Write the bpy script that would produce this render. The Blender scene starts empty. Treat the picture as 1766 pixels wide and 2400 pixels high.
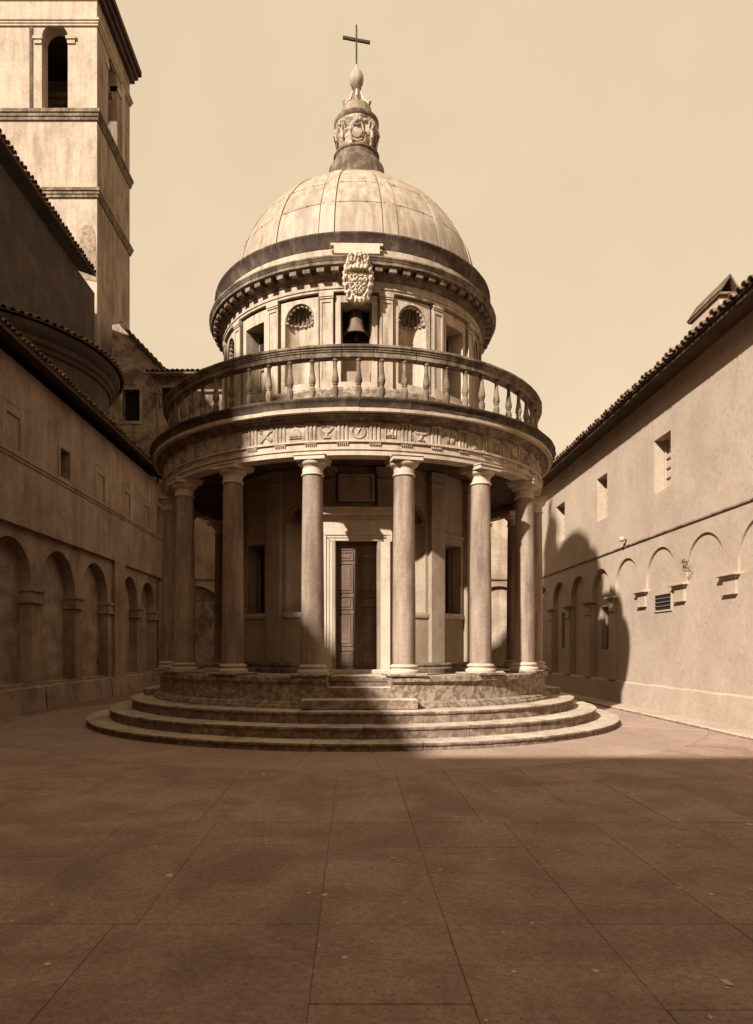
import bpy, bmesh, math, random
from mathutils import Vector, Matrix, noise
random.seed(7)
R_ = math.radians; PI = math.pi
S = math.sin; C = math.cos

# ------------------------------------------------------------------ camera, world, sun, exposure
scn = bpy.context.scene
col = bpy.data.collections.new('place'); scn.collection.children.link(col)
EYE = 1.534
cam = bpy.data.cameras.new('view_camera'); camo = bpy.data.objects.new('view_camera', cam)
col.objects.link(camo)
camo.location = (0, -16, EYE); camo.rotation_euler = (R_(90), 0, 0)
cam.sensor_fit = 'HORIZONTAL'; cam.sensor_width = 36; cam.lens = 36 * 1622 / 1766
cam.shift_x = (883 - 827) / 1766; cam.shift_y = (1520 - 1200) / 1766
cam.clip_start = .05; cam.clip_end = 2000
scn.camera = camo

PHI = R_(53); ELEV = R_(33.6)               # the light travels towards (cos PHI, sin PHI)
world = bpy.data.worlds.new('World'); scn.world = world; world.use_nodes = True
wn = world.node_tree; wn.nodes.clear()
sky = wn.nodes.new('ShaderNodeTexSky'); sky.sky_type = 'NISHITA'; sky.sun_disc = False
sky.sun_elevation = ELEV
# direction towards the sun in plan: (-cos PHI, -sin PHI); nishita rotation is measured from +Y clockwise
sky.sun_rotation = math.atan2(-C(PHI), -S(PHI)) % (2 * PI)
bw = wn.nodes.new('ShaderNodeRGBToBW')
k1 = wn.nodes.new('ShaderNodeMath'); k1.operation = 'MULTIPLY_ADD'; k1.inputs[1].default_value = .19; k1.inputs[2].default_value = 2.95
mul = wn.nodes.new('ShaderNodeVectorMath'); mul.operation = 'SCALE'; mul.inputs[0].default_value = (1.27, .99, .665)
bg = wn.nodes.new('ShaderNodeBackground'); bg.inputs[1].default_value = .10
wo = wn.nodes.new('ShaderNodeOutputWorld')
wn.links.new(sky.outputs[0], bw.inputs[0]); wn.links.new(bw.outputs[0], k1.inputs[0])
# thin uneven haze: a few per cent of brightness, over the whole sky alike
tc = wn.nodes.new('ShaderNodeTexCoord'); hn = wn.nodes.new('ShaderNodeTexNoise'); hn.inputs['Scale'].default_value = 3.2; hn.inputs['Detail'].default_value = 9; hn.inputs['Roughness'].default_value = .62
hm = wn.nodes.new('ShaderNodeMapRange'); hm.inputs[1].default_value = .3; hm.inputs[2].default_value = .7; hm.inputs[3].default_value = .955; hm.inputs[4].default_value = 1.045
hk = wn.nodes.new('ShaderNodeMath'); hk.operation = 'MULTIPLY'
wn.links.new(tc.outputs['Generated'], hn.inputs['Vector']); wn.links.new(hn.outputs['Fac'], hm.inputs[0]); wn.links.new(hm.outputs[0], hk.inputs[0]); wn.links.new(k1.outputs[0], hk.inputs[1])
wn.links.new(hk.outputs[0], mul.inputs['Scale']); wn.links.new(mul.outputs[0], bg.inputs[0])
wn.links.new(bg.outputs[0], wo.inputs[0])

sl = bpy.data.lights.new('sun', 'SUN'); sl.energy = 5.0; sl.angle = R_(1.2); sl.color = (1, .965, .90)
so = bpy.data.objects.new('sun', sl); col.objects.link(so)
so.rotation_euler = Vector((C(PHI) * C(ELEV), S(PHI) * C(ELEV), -S(ELEV))).to_track_quat('-Z', 'Y').to_euler()
so.location = (-20, -25, 25)
scn.view_settings.view_transform = 'Standard'; scn.view_settings.look = 'None'
scn.view_settings.exposure = 1.0; scn.view_settings.gamma = 1
scn.view_settings.use_curve_mapping = False
scn.cycles.max_bounces = 6; scn.cycles.diffuse_bounces = 4; scn.cycles.use_denoising = True

# ------------------------------------------------------------------ materials
def nt(name):
    m = bpy.data.materials.new(name); m.use_nodes = True
    t = m.node_tree; b = t.nodes['Principled BSDF']; return m, t, b
def pos(t, sx=1, sy=1, sz=1):
    g = t.nodes.new('ShaderNodeNewGeometry'); mp = t.nodes.new('ShaderNodeMapping')
    mp.inputs['Scale'].default_value = (sx, sy, sz)
    t.links.new(g.outputs['Position'], mp.inputs[0]); return mp.outputs[0]
def noi(t, v, scale, detail=6, rough=.6, dist=0):
    n = t.nodes.new('ShaderNodeTexNoise'); n.inputs['Scale'].default_value = scale
    n.inputs['Detail'].default_value = detail; n.inputs['Roughness'].default_value = rough
    n.inputs['Distortion'].default_value = dist
    t.links.new(v, n.inputs['Vector']); return n.outputs['Fac']
def ramp(t, v, a, b, lo=0., hi=1.):
    r = t.nodes.new('ShaderNodeMapRange'); r.interpolation_type = 'SMOOTHSTEP'
    for i, x in zip((1, 2, 3, 4), (a, b, lo, hi)): r.inputs[i].default_value = x
    t.links.new(v, r.inputs[0]); return r.outputs[0]
def mth(t, op, a, b=None):
    n = t.nodes.new('ShaderNodeMath'); n.operation = op
    for i, x in enumerate((a, b)):
        if x is None: continue
        if isinstance(x, (int, float)): n.inputs[i].default_value = x
        else: t.links.new(x, n.inputs[i])
    return n.outputs[0]
def mixc(t, f, a, b):
    n = t.nodes.new('ShaderNodeMix'); n.data_type = 'RGBA'
    if isinstance(f, (int, float)): n.inputs[0].default_value = f
    else: t.links.new(f, n.inputs[0])
    for i, x in ((6, a), (7, b)):
        if isinstance(x, tuple): n.inputs[i].default_value = (*x, 1)
        else: t.links.new(x, n.inputs[i])
    return n.outputs[2]
def scalec(t, c, f):
    n = t.nodes.new('ShaderNodeVectorMath'); n.operation = 'SCALE'
    t.links.new(c, n.inputs[0]); t.links.new(f, n.inputs['Scale']); return n.outputs[0]
def stone(name, light, dark, amt=.5, sc=1.6, *a, riser=0., **k):
    m = stone0(name, light, dark, amt, sc, *a, **k)
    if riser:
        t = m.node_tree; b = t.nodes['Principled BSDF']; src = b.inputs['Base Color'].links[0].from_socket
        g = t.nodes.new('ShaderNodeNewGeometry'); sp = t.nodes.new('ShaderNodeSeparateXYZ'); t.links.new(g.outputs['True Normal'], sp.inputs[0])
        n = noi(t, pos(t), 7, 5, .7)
        f = mth(t, 'MULTIPLY', ramp(t, sp.outputs[2], .3, .8, 1, 0), ramp(t, n, .32, .62, riser * .45, riser))  # upright faces take grime and painted shade; level treads stay pale as sky-lit
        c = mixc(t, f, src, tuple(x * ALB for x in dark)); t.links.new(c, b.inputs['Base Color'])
    return m
def stone0(name, light, dark, amt=.5, sc=1.6, streak=.4, fine=.18, pits=0., bump=.35, rough=.9, thr=.5, objvar=.0, spk=0., spks=60, width=.14):
    m, t, b = nt(name); light = tuple(x * ALB for x in light); dark = tuple(x * ALB for x in dark)
    P = pos(t); n1 = noi(t, P, sc, 8, .68, .4)
    n2 = noi(t, pos(t, 1, 1, .12), sc * 4.2, 5, .6)
    f = mth(t, 'ADD', mth(t, 'MULTIPLY', n1, 1 - streak), mth(t, 'MULTIPLY', n2, streak))
    f = ramp(t, f, thr - width, thr + width, 0, amt)
    c = mixc(t, f, light, dark)
    n3 = noi(t, P, sc * 16, 6, .7)
    v = ramp(t, n3, .25, .75, 1 - fine, 1 + fine)
    c = scalec(t, c, v)
    if objvar:
        oi = t.nodes.new('ShaderNodeObjectInfo')
        c = scalec(t, c, ramp(t, oi.outputs['Random'], 0, 1, 1 - objvar, 1 + objvar))
    hgt = n3
    if spk:
        n4 = noi(t, P, spks, 2, .5)
        c = mixc(t, ramp(t, n4, .56, .68, 0, spk), c, tuple(x * .35 for x in dark))
    if pits:
        vo = t.nodes.new('ShaderNodeTexVoronoi'); vo.inputs['Scale'].default_value = 11
        t.links.new(P, vo.inputs[0])
        pm = mth(t, 'MULTIPLY', ramp(t, vo.outputs['Distance'], .10, .26, 1, 0), ramp(t, noi(t, P, 1.3, 5), .46, .6, 0, 1))
        c = mixc(t, mth(t, 'MULTIPLY', pm, pits), c, tuple(x * .5 for x in dark))
    t.links.new(c, b.inputs['Base Color'])
    b.inputs['Roughness'].default_value = rough; b.inputs['Specular IOR Level'].default_value = .25
    bp = t.nodes.new('ShaderNodeBump'); bp.inputs['Strength'].default_value = bump; bp.inputs['Distance'].default_value = .02
    hs = mth(t, 'ADD', hgt, mth(t, 'MULTIPLY', n1, 1.5))
    t.links.new(hs, bp.inputs['Height']); t.links.new(bp.outputs[0], b.inputs['Normal'])
    return m
L0 = (.62, .48, .35); D0 = (.17, .098, .062)
M = {}
ALB = .66
M['travertine'] = stone('travertine', L0, D0, .55, 1.8, .45, .16, 0, .4, objvar=.06, thr=.56)
M['crust_shell_shade'] = stone('weathered_travertine_shell_shade', (.42, .31, .21), (.085, .05, .032), .9, 2.2, .4, .22, 0, .6, objvar=.08, thr=.47)  # weathering on mouldings; in niche shells its dark tone stands for shade
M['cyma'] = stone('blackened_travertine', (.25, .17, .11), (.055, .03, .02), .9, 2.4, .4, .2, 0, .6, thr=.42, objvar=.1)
M['step'] = stone('worn_step_stone_shaded_risers', (.78, .61, .455), (.17, .10, .066), .6, 2.8, .1, .25, 0, .8, objvar=.09, thr=.56, spk=.4, spks=35, riser=.9)
M['podium'] = stone('lichened_podium_stone', (.58, .44, .315), (.20, .125, .085), .85, 9.5, .12, .25, 0, .7, objvar=.05, thr=.49, width=.09)
M['granite'] = stone('grey_granite', (.44, .318, .23), (.17, .10, .068), .8, 1.5, .65, .16, 0, .25, rough=.7, thr=.52, objvar=.07, spk=.35, spks=95)
M['bright'] = stone('pale_marble', (.70, .55, .405), (.22, .14, .095), .5, 2.5, .3, .12, 0, .3, thr=.58)
M['relief'] = stone('carved_stone', (.62, .48, .35), (.15, .088, .056), .85, 3.5, .3, .2, 0, .5, thr=.53)
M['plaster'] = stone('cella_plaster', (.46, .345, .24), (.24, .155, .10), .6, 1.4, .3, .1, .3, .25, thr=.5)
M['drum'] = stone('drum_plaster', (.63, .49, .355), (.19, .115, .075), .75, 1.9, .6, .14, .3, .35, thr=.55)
M['lead'] = stone('lead_sheet', (.54, .42, .305), (.27, .19, .13), .75, 1.7, .7, .08, 0, .12, rough=.6, objvar=.035)
M['seam'] = stone('lead_seam', (.16, .10, .065), (.1, .06, .04), .5, 2, .2)
M['lwall'] = stone('grimy_plaster', (.56, .395, .29), (.25, .155, .11), .8, .8, .35, .16, 0, .35, thr=.5)
M['lfill'] = stone('rough_infill_plaster', (.56, .40, .295), (.24, .15, .108), .75, 1.0, .05, .2, 0, .9, thr=.52)
M['rwall'] = stone('sunlit_plaster', (.60, .455, .335), (.42, .30, .215), .6, .55, .15, .09, .65, .3, thr=.5)
M['bwall'] = stone('back_wall_plaster', (.60, .45, .32), (.24, .155, .10), .8, .9, .3, .14, .4, .4, thr=.5)
M['rubble'] = stone('rubble_masonry', (.50, .36, .26), (.15, .09, .06), .95, 2.2, .1, .4, .6, 1.0, thr=.5)
M['tower'] = stone('tower_plaster', (.60, .465, .34), (.27, .18, .125), .7, .8, .5, .15, .3, .3, thr=.53)
M['tside_shade'] = stone('rough_stained_shaded_tower_render', (.46, .34, .245), (.17, .105, .07), .85, .9, .55, .22, .6, .8, thr=.5)  # tower plaster again, rough and blotched, darkened as shade on the unsunned face
M['lpatch'] = stone('exposed_rough_render', (.52, .38, .27), (.25, .16, .11), .9, 6, .1, .35, .5, 1., thr=.5)
M['leaf'] = stone('wall_weed_leaf', (.12, .075, .05), (.05, .03, .02), .8, 9, 0)
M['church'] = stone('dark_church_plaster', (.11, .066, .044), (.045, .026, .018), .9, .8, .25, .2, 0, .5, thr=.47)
M['tile'] = stone('roof_tile', (.34, .22, .145), (.10, .055, .036), .8, 3, .1, .2, 0, .6, objvar=.3)
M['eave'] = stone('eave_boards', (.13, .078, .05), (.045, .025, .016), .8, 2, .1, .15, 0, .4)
M['slab'] = stone('court_paving', (.53, .345, .262), (.33, .205, .152), .85, 1.3, .0, .22, 0, .8, rough=.75, objvar=.05, spk=.45, spks=48)
M['ringslab'] = stone('ring_paving', (.50, .345, .26), (.37, .25, .185), .7, 1.1, .0, .16, 0, .5, rough=.8, objvar=.04, spk=.25, spks=55)
M['dust'] = stone('dusty_earth', (.33, .235, .165), (.17, .105, .073), .8, 1.2, .0, .2, 0, .5)
M['jointdirt'] = stone('joint_dirt', (.36, .22, .17), (.24, .145, .11), .5, 3, 0)
M['wood'] = stone('old_door_wood', (.22, .132, .088), (.11, .062, .04), .8, 2.0, .9, .25, 0, .5, rough=.55)
M['timber'] = stone('grey_timber', (.36, .25, .17), (.15, .09, .06), .6, 2.0, .8, .2, 0, .4)
M['void'] = stone('dark_interior', (.02, .011, .008), (.012, .007, .005), .5, 2, 0)
M['iron'] = stone('wrought_iron', (.06, .034, .022), (.035, .02, .013), .5, 5, 0, rough=.6)
M['pipe'] = stone('old_pipe', (.24, .16, .11), (.12, .075, .05), .6, 3, 0)
M['pale_bits'] = stone('pale_chips', (.95, .76, .6), (.7, .5, .38), .5, 6, 0)

# ------------------------------------------------------------------ mesh builders
class MB:
    def __init__(s): s.v = []; s.f = []
    def add(s, vs, fs):
        o = len(s.v); s.v += [tuple(x) for x in vs]; s.f += [tuple(i + o for i in f) for f in fs]
    def box(s, c, d, rz=0, bev=0):
        x, y, z = d[0] / 2, d[1] / 2, d[2] / 2
        if bev:
            b = min(bev, x * .9, y * .9, z * .9)
            vs = []
            for (X, Y, Z) in ((x - b, y - b, z), (x, y - b, z - b)):
                pass
            prof = [(x - b, y - b, -z), (x, y, -z + b), (x, y, z - b), (x - b, y - b, z)]
            for (a, bb, zz) in prof:
                for (sx, sy) in ((-1, -1), (1, -1), (1, 1), (-1, 1)): vs.append((sx * a, sy * bb, zz))
            fs = [(3, 2, 1, 0), (12, 13, 14, 15)]
            for k in range(3):
                for i in range(4):
                    j = (i + 1) % 4; fs.append((4 * k + i, 4 * k + j, 4 * k + 4 + j, 4 * k + 4 + i))
        else:
            vs = [(sx * x, sy * y, sz * z) for sz in (-1, 1) for (sx, sy) in ((-1, -1), (1, -1), (1, 1), (-1, 1))]
            fs = [(3, 2, 1, 0), (4, 5, 6, 7)] + [(i, (i + 1) % 4, 4 + (i + 1) % 4, 4 + i) for i in range(4)]
        ca, sa = C(rz), S(rz)
        s.add([(c[0] + a * ca - b_ * sa, c[1] + a * sa + b_ * ca, c[2] + z_) for a, b_, z_ in vs], fs)
        return s
    def bx(s, x0, x1, y0, y1, z0, z1, bev=0):
        return s.box(((x0 + x1) / 2, (y0 + y1) / 2, (z0 + z1) / 2), (abs(x1 - x0), abs(y1 - y0), abs(z1 - z0)), 0, bev)
    def arc(s, prof, a0, a1, n, ctr=(0, 0), jit=0., caps=True, closed=True):
        """closed profile (r, z) swept from angle a0 to a1 (0 = front, -y; + towards +x)"""
        k = len(prof); vs = []
        for i in range(n + 1):
            a = a0 + (a1 - a0) * i / n
            for (r, z) in prof:
                if jit:
                    d = noise.noise(Vector((r * S(a) * 5, r * C(a) * 5, z * 7 + 3))) * jit
                    r2 = r + d; z2 = z + d * .6
                else: r2, z2 = r, z
                vs.append((ctr[0] + r2 * S(a), ctr[1] - r2 * C(a), z2))
        fs = []
        kk = k if closed else k - 1
        for i in range(n):
            for j in range(kk):
                j2 = (j + 1) % k
                fs.append((i * k + j, i * k + j2, (i + 1) * k + j2, (i + 1) * k + j))
        if caps and closed:
            fs.append(tuple(range(k))); fs.append(tuple(n * k + j for j in reversed(range(k))))
        s.add(vs, fs); return s
    def lathe(s, prof, n=24, ctr=(0, 0, 0), jit=0.):
        k = len(prof); vs = []
        for i in range(n):
            a = 2 * PI * i / n
            for (r, z) in prof:
                vs.append((ctr[0] + r * S(a), ctr[1] - r * C(a), ctr[2] + z))
        fs = [(i * k + j, i * k + j + 1, ((i + 1) % n) * k + j + 1, ((i + 1) % n) * k + j) for i in range(n) for j in range(k - 1)]
        if prof[0][0] > 1e-4: fs.append(tuple(i * k for i in reversed(range(n))))
        if prof[-1][0] > 1e-4: fs.append(tuple(i * k + k - 1 for i in range(n)))
        s.add(vs, fs); return s
    def tube(s, pts, r, n=8):
        pts = [Vector(p) for p in pts]; rs = r if isinstance(r, (list, tuple)) else [r] * len(pts)
        vs = []
        for i, p in enumerate(pts):
            d = (pts[min(i + 1, len(pts) - 1)] - pts[max(i - 1, 0)]).normalized()
            u = d.cross(Vector((0, 0, 1))) if abs(d.z) < .95 else d.cross(Vector((1, 0, 0)))
            u.normalize(); w = d.cross(u)
            for j in range(n):
                a = 2 * PI * j / n; vs.append(p + (u * C(a) + w * S(a)) * rs[i])
        fs = [(i * n + j, i * n + (j + 1) % n, (i + 1) * n + (j + 1) % n, (i + 1) * n + j) for i in range(len(pts) - 1) for j in range(n)]
        fs += [tuple(reversed(range(n))), tuple((len(pts) - 1) * n + j for j in range(n))]
        s.add(vs, fs); return s
    def ball(s, c, r, n=10, sc=(1, 1, 1)):
        prof = [(max(r * S(PI * i / n), 1e-5) , -r * C(PI * i / n)) for i in range(n + 1)]
        m = 2 * n; vs = []
        for i in range(m):
            a = 2 * PI * i / m
            for (q, z) in prof: vs.append((c[0] + q * S(a) * sc[0], c[1] - q * C(a) * sc[1], c[2] + z * sc[2]))
        k = n + 1
        s.add(vs, [(i * k + j, i * k + j + 1, ((i + 1) % m) * k + j + 1, ((i + 1) % m) * k + j) for i in range(m) for j in range(n)])
        return s
    def mesh(s, name, mat, smooth=32):
        me = bpy.data.meshes.new(name); me.from_pydata(s.v, [], s.f); me.materials.append(mat)
        bm = bmesh.new(); bm.from_mesh(me)
        bmesh.ops.remove_doubles(bm, verts=bm.verts, dist=1e-5)
        bmesh.ops.recalc_face_normals(bm, faces=bm.faces)
        bm.to_mesh(me); bm.free()
        if smooth:
            me.shade_smooth(); me.set_sharp_from_angle(angle=R_(smooth))
        return me
    def build(s, name, mat, parent=None, smooth=32, loc=None, rz=0, **kw):
        o = bpy.data.objects.new(name, s.mesh(name, mat, smooth)); col.objects.link(o)
        o.parent = parent
        if loc: o.location = loc
        if rz: o.rotation_euler.z = rz
        for k, v in kw.items(): o[k] = v
        return o
def thing(name, label, cat, loc=(0, 0, 0), rz=0, group=None):
    o = bpy.data.objects.new(name, None); col.objects.link(o); o.location = loc; o.rotation_euler.z = rz
    o.empty_display_size = .2
    o['label'] = label; o['category'] = cat
    if group: o['group'] = group
    return o
def dup(o, parent, rz=None, loc=None):
    c = o.copy(); col.objects.link(c); c.parent = parent
    if rz is not None: c.rotation_euler.z = rz
    if loc is not None: c.location = loc
    for ch in list(o.children): dup(ch, c)
    return c

# wall surface with openings ------------------------------------------------------
def arch_hi(uc, r, zs):
    return lambda u: zs + math.sqrt(max(r * r - (u - uc) ** 2, 0))
def wall_sheet(mb, mapf, u0, u1, z0, z1, holes, du=99):
    """holes: dict(a, b, lo, hi(u), dep(u)); sheet at depth 0 and reveals running inward"""
    cuts = {u0, u1}
    n = max(1, int(math.ceil((u1 - u0) / du)))
    for i in range(n + 1): cuts.add(u0 + (u1 - u0) * i / n)
    for h in holes:
        cuts.add(h['a']); cuts.add(h['b'])
        m = h.get('n', 1)
        for i in range(m + 1):
            x = (1 - C(PI * i / m)) / 2; cuts.add(h['a'] + (h['b'] - h['a']) * x)
    cs = sorted(cuts); cs = [c for i, c in enumerate(cs) if i == 0 or c - cs[i - 1] > 1e-6]
    q = lambda *p: mb.add([mapf(*x) for x in p], [(0, 1, 2, 3)])
    for a, b in zip(cs, cs[1:]):
        mid = (a + b) / 2
        hs = sorted([h for h in holes if h['a'] < mid < h['b']], key=lambda h: h['lo'])
        pa = pb = z0
        for h in hs:
            q((a, pa, 0), (b, pb, 0), (b, h['lo'], 0), (a, h['lo'], 0))
            da, db = h['dep'](a), h['dep'](b)
            q((a, h['lo'], 0), (b, h['lo'], 0), (b, h['lo'], db), (a, h['lo'], da))
            ta, tb = h['hi'](a), h['hi'](b)
            if h.get('topdep', True): q((a, ta, 0), (b, tb, 0), (b, tb, db), (a, ta, da))
            pa, pb = ta, tb
        q((a, pa, 0), (b, pb, 0), (b, z1, 0), (a, z1, 0))
    for h in holes:
        for u in (h['a'], h['b']):
            d = h['dep'](u)
            if d > 1e-3 and h['hi'](u) - h['lo'] > 1e-3:
                q((u, h['lo'], 0), (u, h['lo'], d), (u, h['hi'](u), d), (u, h['hi'](u), 0))
def back_sheet(mb, mapf, h, dep=None, n=1):
    d = h['dep'](0) if dep is None else dep
    a, b = h['a'], h['b']; m = max(h.get('n', 1), n)
    us = [a + (b - a) * (1 - C(PI * i / m)) / 2 for i in range(m + 1)]
    for p, q in zip(us, us[1:]):
        mb.add([mapf(p, h['lo'], d), mapf(q, h['lo'], d), mapf(q, h['hi'](q), d), mapf(p, h['hi'](p), d)], [(0, 1, 2, 3)])
def shell_niche(mb, mapf, uc, r, lo, zs, flutes=9, nr=26, m2=None):
    """half-cylinder niche with fluted half-dome and a scalloped shell lip"""
    nu = 36
    def P(u, z, d): return mapf(uc + u, z, d)
    rows = []
    for j in range(4):
        z = lo + (zs - lo) * j / 3
        rows.append([P(-r * C(PI * i / nu), z, r * S(PI * i / nu)) for i in range(nu + 1)])
    mb.add([p for rr in rows for p in rr], [(j * (nu + 1) + i, j * (nu + 1) + i + 1, (j + 1) * (nu + 1) + i + 1, (j + 1) * (nu + 1) + i) for j in range(3) for i in range(nu)])
    # fluted half dome, radiating from the back of the springing line
    mf_ = flutes * 8; o_ = []; i_ = []; i2 = []
    for i in range(mf_ + 1):
        a = PI * i / mf_; rs_ = r * (.82 + .10 * abs(S(flutes * a)))
        o_.append(P(-r * 1.0 * C(a), zs + r * S(a), .03)); i_.append(P(-rs_ * C(a), zs + rs_ * S(a), .045)); i2.append(P(-rs_ * C(a) * 1.02, zs + rs_ * S(a) * 1.02, .10))
    k_ = mf_ + 1
    mb.add(o_ + i_ + i2, [(i, i + 1, k_ + i + 1, k_ + i) for i in range(mf_)] + [(k_ + i, k_ + i + 1, 2 * k_ + i + 1, 2 * k_ + i) for i in range(mf_)])
    r = r * 1.04
    nu2 = flutes * 6; rows = []
    for j in range(13):
        e = (PI / 2) * j / 12
        rr = []
        for i in range(nu2 + 1):
            a = PI * i / nu2
            rip = 1 - .13 * abs(C(flutes * a)) * C(e * .75)
            R = r * rip if 0 < i < nu2 else r
            if j == 12: R = r
            # a runs round the plan, e the elevation
            rr.append(P(-R * C(a) * C(e) , zs + R * S(e), R * S(a) * C(e)))
        rows.append(rr)
    m2.add([p for rr in rows for p in rr], [(j * (nu2 + 1) + i, j * (nu2 + 1) + i + 1, (j + 1) * (nu2 + 1) + i + 1, (j + 1) * (nu2 + 1) + i) for j in range(12) for i in range(nu2)])
    # lip: small lobes along the springing line
    for i in range(flutes):
        a = PI * (i + .5) / flutes; q = r * (.90 + .05 * (i % 2))
        c = P(-q * C(a), zs - .012, q * S(a))
        mb.ball(c, r * .13, 5, (1, 1, .6))

# ================================================================== GROUND
g = MB(); g.bx(-60, 60, -60, 90, -.6, -.035)
ground = g.build('ground', M['dust'], kind='structure')
pav = MB(); pav.bx(-7.8, 7.3, -17.4, 11.9, -.034, -.0065)
pave = pav.build('courtyard_pavement', M['jointdirt'], kind='structure')
RR = 7.32
def slab(poly, mat, name='paving_slab', z1=0., z0=-.006):
    n = len(poly); tz = [z1 + random.uniform(-.0015, .0015)] * n
    cx = sum(p[0] for p in poly) / n; cy = sum(p[1] for p in poly) / n
    mb = MB(); ins = []
    for (x, y) in poly:
        d = math.hypot(x - cx, y - cy); k = 1 - .007 / max(d, .05); ins.append((cx + (x - cx) * k, cy + (y - cy) * k))
    vs = [(x, y, z0) for x, y in poly] + [(x, y, z1 - .0025) for x, y in poly] + [(ins[i][0], ins[i][1], tz[i]) for i in range(n)]
    fs = [tuple(range(2 * n, 3 * n))]
    for k in range(2):
        for i in range(n): fs.append((k * n + i, k * n + (i + 1) % n, (k + 1) * n + (i + 1) % n, (k + 1) * n + i))
    mb.add(vs, fs); return mb.build(name, mat, pave, smooth=0)
# ring of paving that follows the steps
na = 40
for i in range(na):
    a0 = 2 * PI * (i + .32) / na; a1 = 2 * PI * (i + 1.32) / na
    g_ = .002
    outer = [(RR * S(a0 + (a1 - a0) * k / 4 + (g_ / RR if k == 0 else -g_ / RR if k == 4 else 0)), -RR * C(a0 + (a1 - a0) * k / 4)) for k in range(5)]
    inner = [(5.6 * S(a1 + (a0 - a1) * k / 4 + (g_ / 5.6 if k == 4 else -g_ / 5.6 if k == 0 else 0)), -5.6 * C(a1 + (a0 - a1) * k / 4)) for k in range(5)]
    pts = [(max(-7.79, min(7.29, x)), y) for x, y in outer + inner]
    slab(pts, M['ringslab'])
# straight slabs in front
xs = [-7.79]; 
seams = [-7.79, -6.95, -6.1, -5.2, -4.42, -3.6, -2.85, -2.05, -1.2, -.19, .52, 1.33, 2.1, 2.95, 3.75, 4.6, 5.4, 6.2, 6.68]
bands = [-17.38, -14.6, -12.15, -9.9, None]
def yc_(x): return -math.sqrt(max((RR + .008) ** 2 - min(abs(x), RR) ** 2, 0))
rs_ = random.Random(11)
prevj = None
for bi in range(4):
    yb0, yb1 = bands[bi], bands[bi + 1]
    jx = [x if (i in (0, 9, 10, len(seams) - 1)) else x + rs_.choice((0, 0, rs_.uniform(-.2, .2))) for i, x in enumerate(seams)]
    yo = 0 
    for x0, x1 in zip(jx, jx[1:]):
        g2 = .002
        if yb1 is not None:
            ym = yb0 + (yb1 - yb0) * rs_.uniform(.3, .7)
            segs = [(yb0, ym), (ym, yb1)] if rs_.random() < .75 else [(yb0, yb1)]
            for (a_, b_) in segs: slab([(x0 + g2, a_ + g2), (x1 - g2, a_ + g2), (x1 - g2, b_ - g2), (x0 + g2, b_ - g2)], M['slab'])
        else:
            y_ = yb0; lim = min(yc_(x0), yc_(x1), yc_((x0 + x1) / 2)) - .5
            while y_ + 1.9 < lim:
                q = y_ + rs_.uniform(1.2, 1.9); slab([(x0 + g2, y_ + g2), (x1 - g2, y_ + g2), (x1 - g2, q - g2), (x0 + g2, q - g2)], M['slab']); y_ = q
            top = [(x1 + (x0 - x1) * k / 4 + (-g2 if k == 0 else g2 if k == 4 else 0), yc_(x1 + (x0 - x1) * k / 4)) for k in range(5)]
            slab([(x0 + g2, y_ + g2), (x1 - g2, y_ + g2)] + top, M['slab'])
# scattered chips and leaves
lf = MB()
for i in range(380):
    x = random.uniform(-6.5, 6.3); y = random.uniform(-13.6, -6.2) if random.random() < .8 else random.uniform(-15, -5)
    if math.hypot(x, y) < 5.85: continue
    r = random.uniform(.008, .02) * (2. if random.random() < .08 else 1); a = random.uniform(0, PI); q = random.uniform(.4, 1)
    vs = [(x + r * C(a + b) * (1 if k % 2 else q), y + r * S(a + b), .001) for k, b in enumerate((0, 1.3, 2.8, 4.4))]
    vs += [(vx, vy, .0035) for vx, vy, _ in vs]
    lf.add(vs, [(4, 5, 6, 7), (0, 1, 5, 4), (1, 2, 6, 5), (2, 3, 7, 6), (3, 0, 4, 7)])
lf.build('fallen_leaves_and_chips', M['pale_bits'], kind='stuff', label='small pale chips and dry leaves scattered over the dark paving', category='litter')
# raised strip and gutter along the right wall
st = MB(); st.bx(6.72, 7.34, -17.3, 11.85, -.012, .055, .02)
strip = st.build('pavement_strip', M['rwall'], kind='structure')
y = -10
while y < 11.5:
    L = random.uniform(.9, 1.6); mb = MB()
    mb.box((6.705 + random.uniform(-.012, .012), y + L / 2, .02 + random.uniform(-.008, .008)), (.1, L - random.choice((.03, .05, .22)), .06), random.uniform(-.008, .008), .015)
    mb.build('kerb_stone', M['step'], strip); y += L

# ================================================================== ROUND TEMPLE
T = thing('round_temple', 'round domed stone temple ringed with granite columns, on steps in the middle of the court', 'temple', (0, 0, 0), R_(1.45))
sub = lambda n, m, p=T, **k: MB()
def arcs(name, prof, n, mat, parent=T, gap=.006, a_off=0., seg=None, jit=0., a0=0, a1=2 * PI, vary=0., label=None):
    """a ring of separate blocks"""
    w = (a1 - a0) / n; out = []
    rm = max(p[0] for p in prof)
    edges = [a0 + a_off + w * i + (random.uniform(-vary, vary) * w if 0 < i < n else 0) for i in range(n + 1)]
    if a1 - a0 > 6.28: edges[-1] = edges[0] + 2 * PI
    for p, q in zip(edges, edges[1:]):
        sg = seg or max(2, int((q - p) / R_(3)))
        dr = random.uniform(-.004, .004) if jit else 0
        mb = MB().arc([(r + dr, z) for r, z in prof], p + gap / rm / 2, q - gap / rm / 2, sg, jit=jit)
        out.append(mb.build(name, mat, parent))
    return out
def step_prof(R, Rin, z0, z1):
    return [(Rin, z0), (R - .03, z0), (R - .03, z1 - .06), (R - .008, z1 - .052), (R, z1 - .03), (R - .006, z1 - .008), (R - .03, z1), (Rin, z1)]
steps = []
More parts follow.
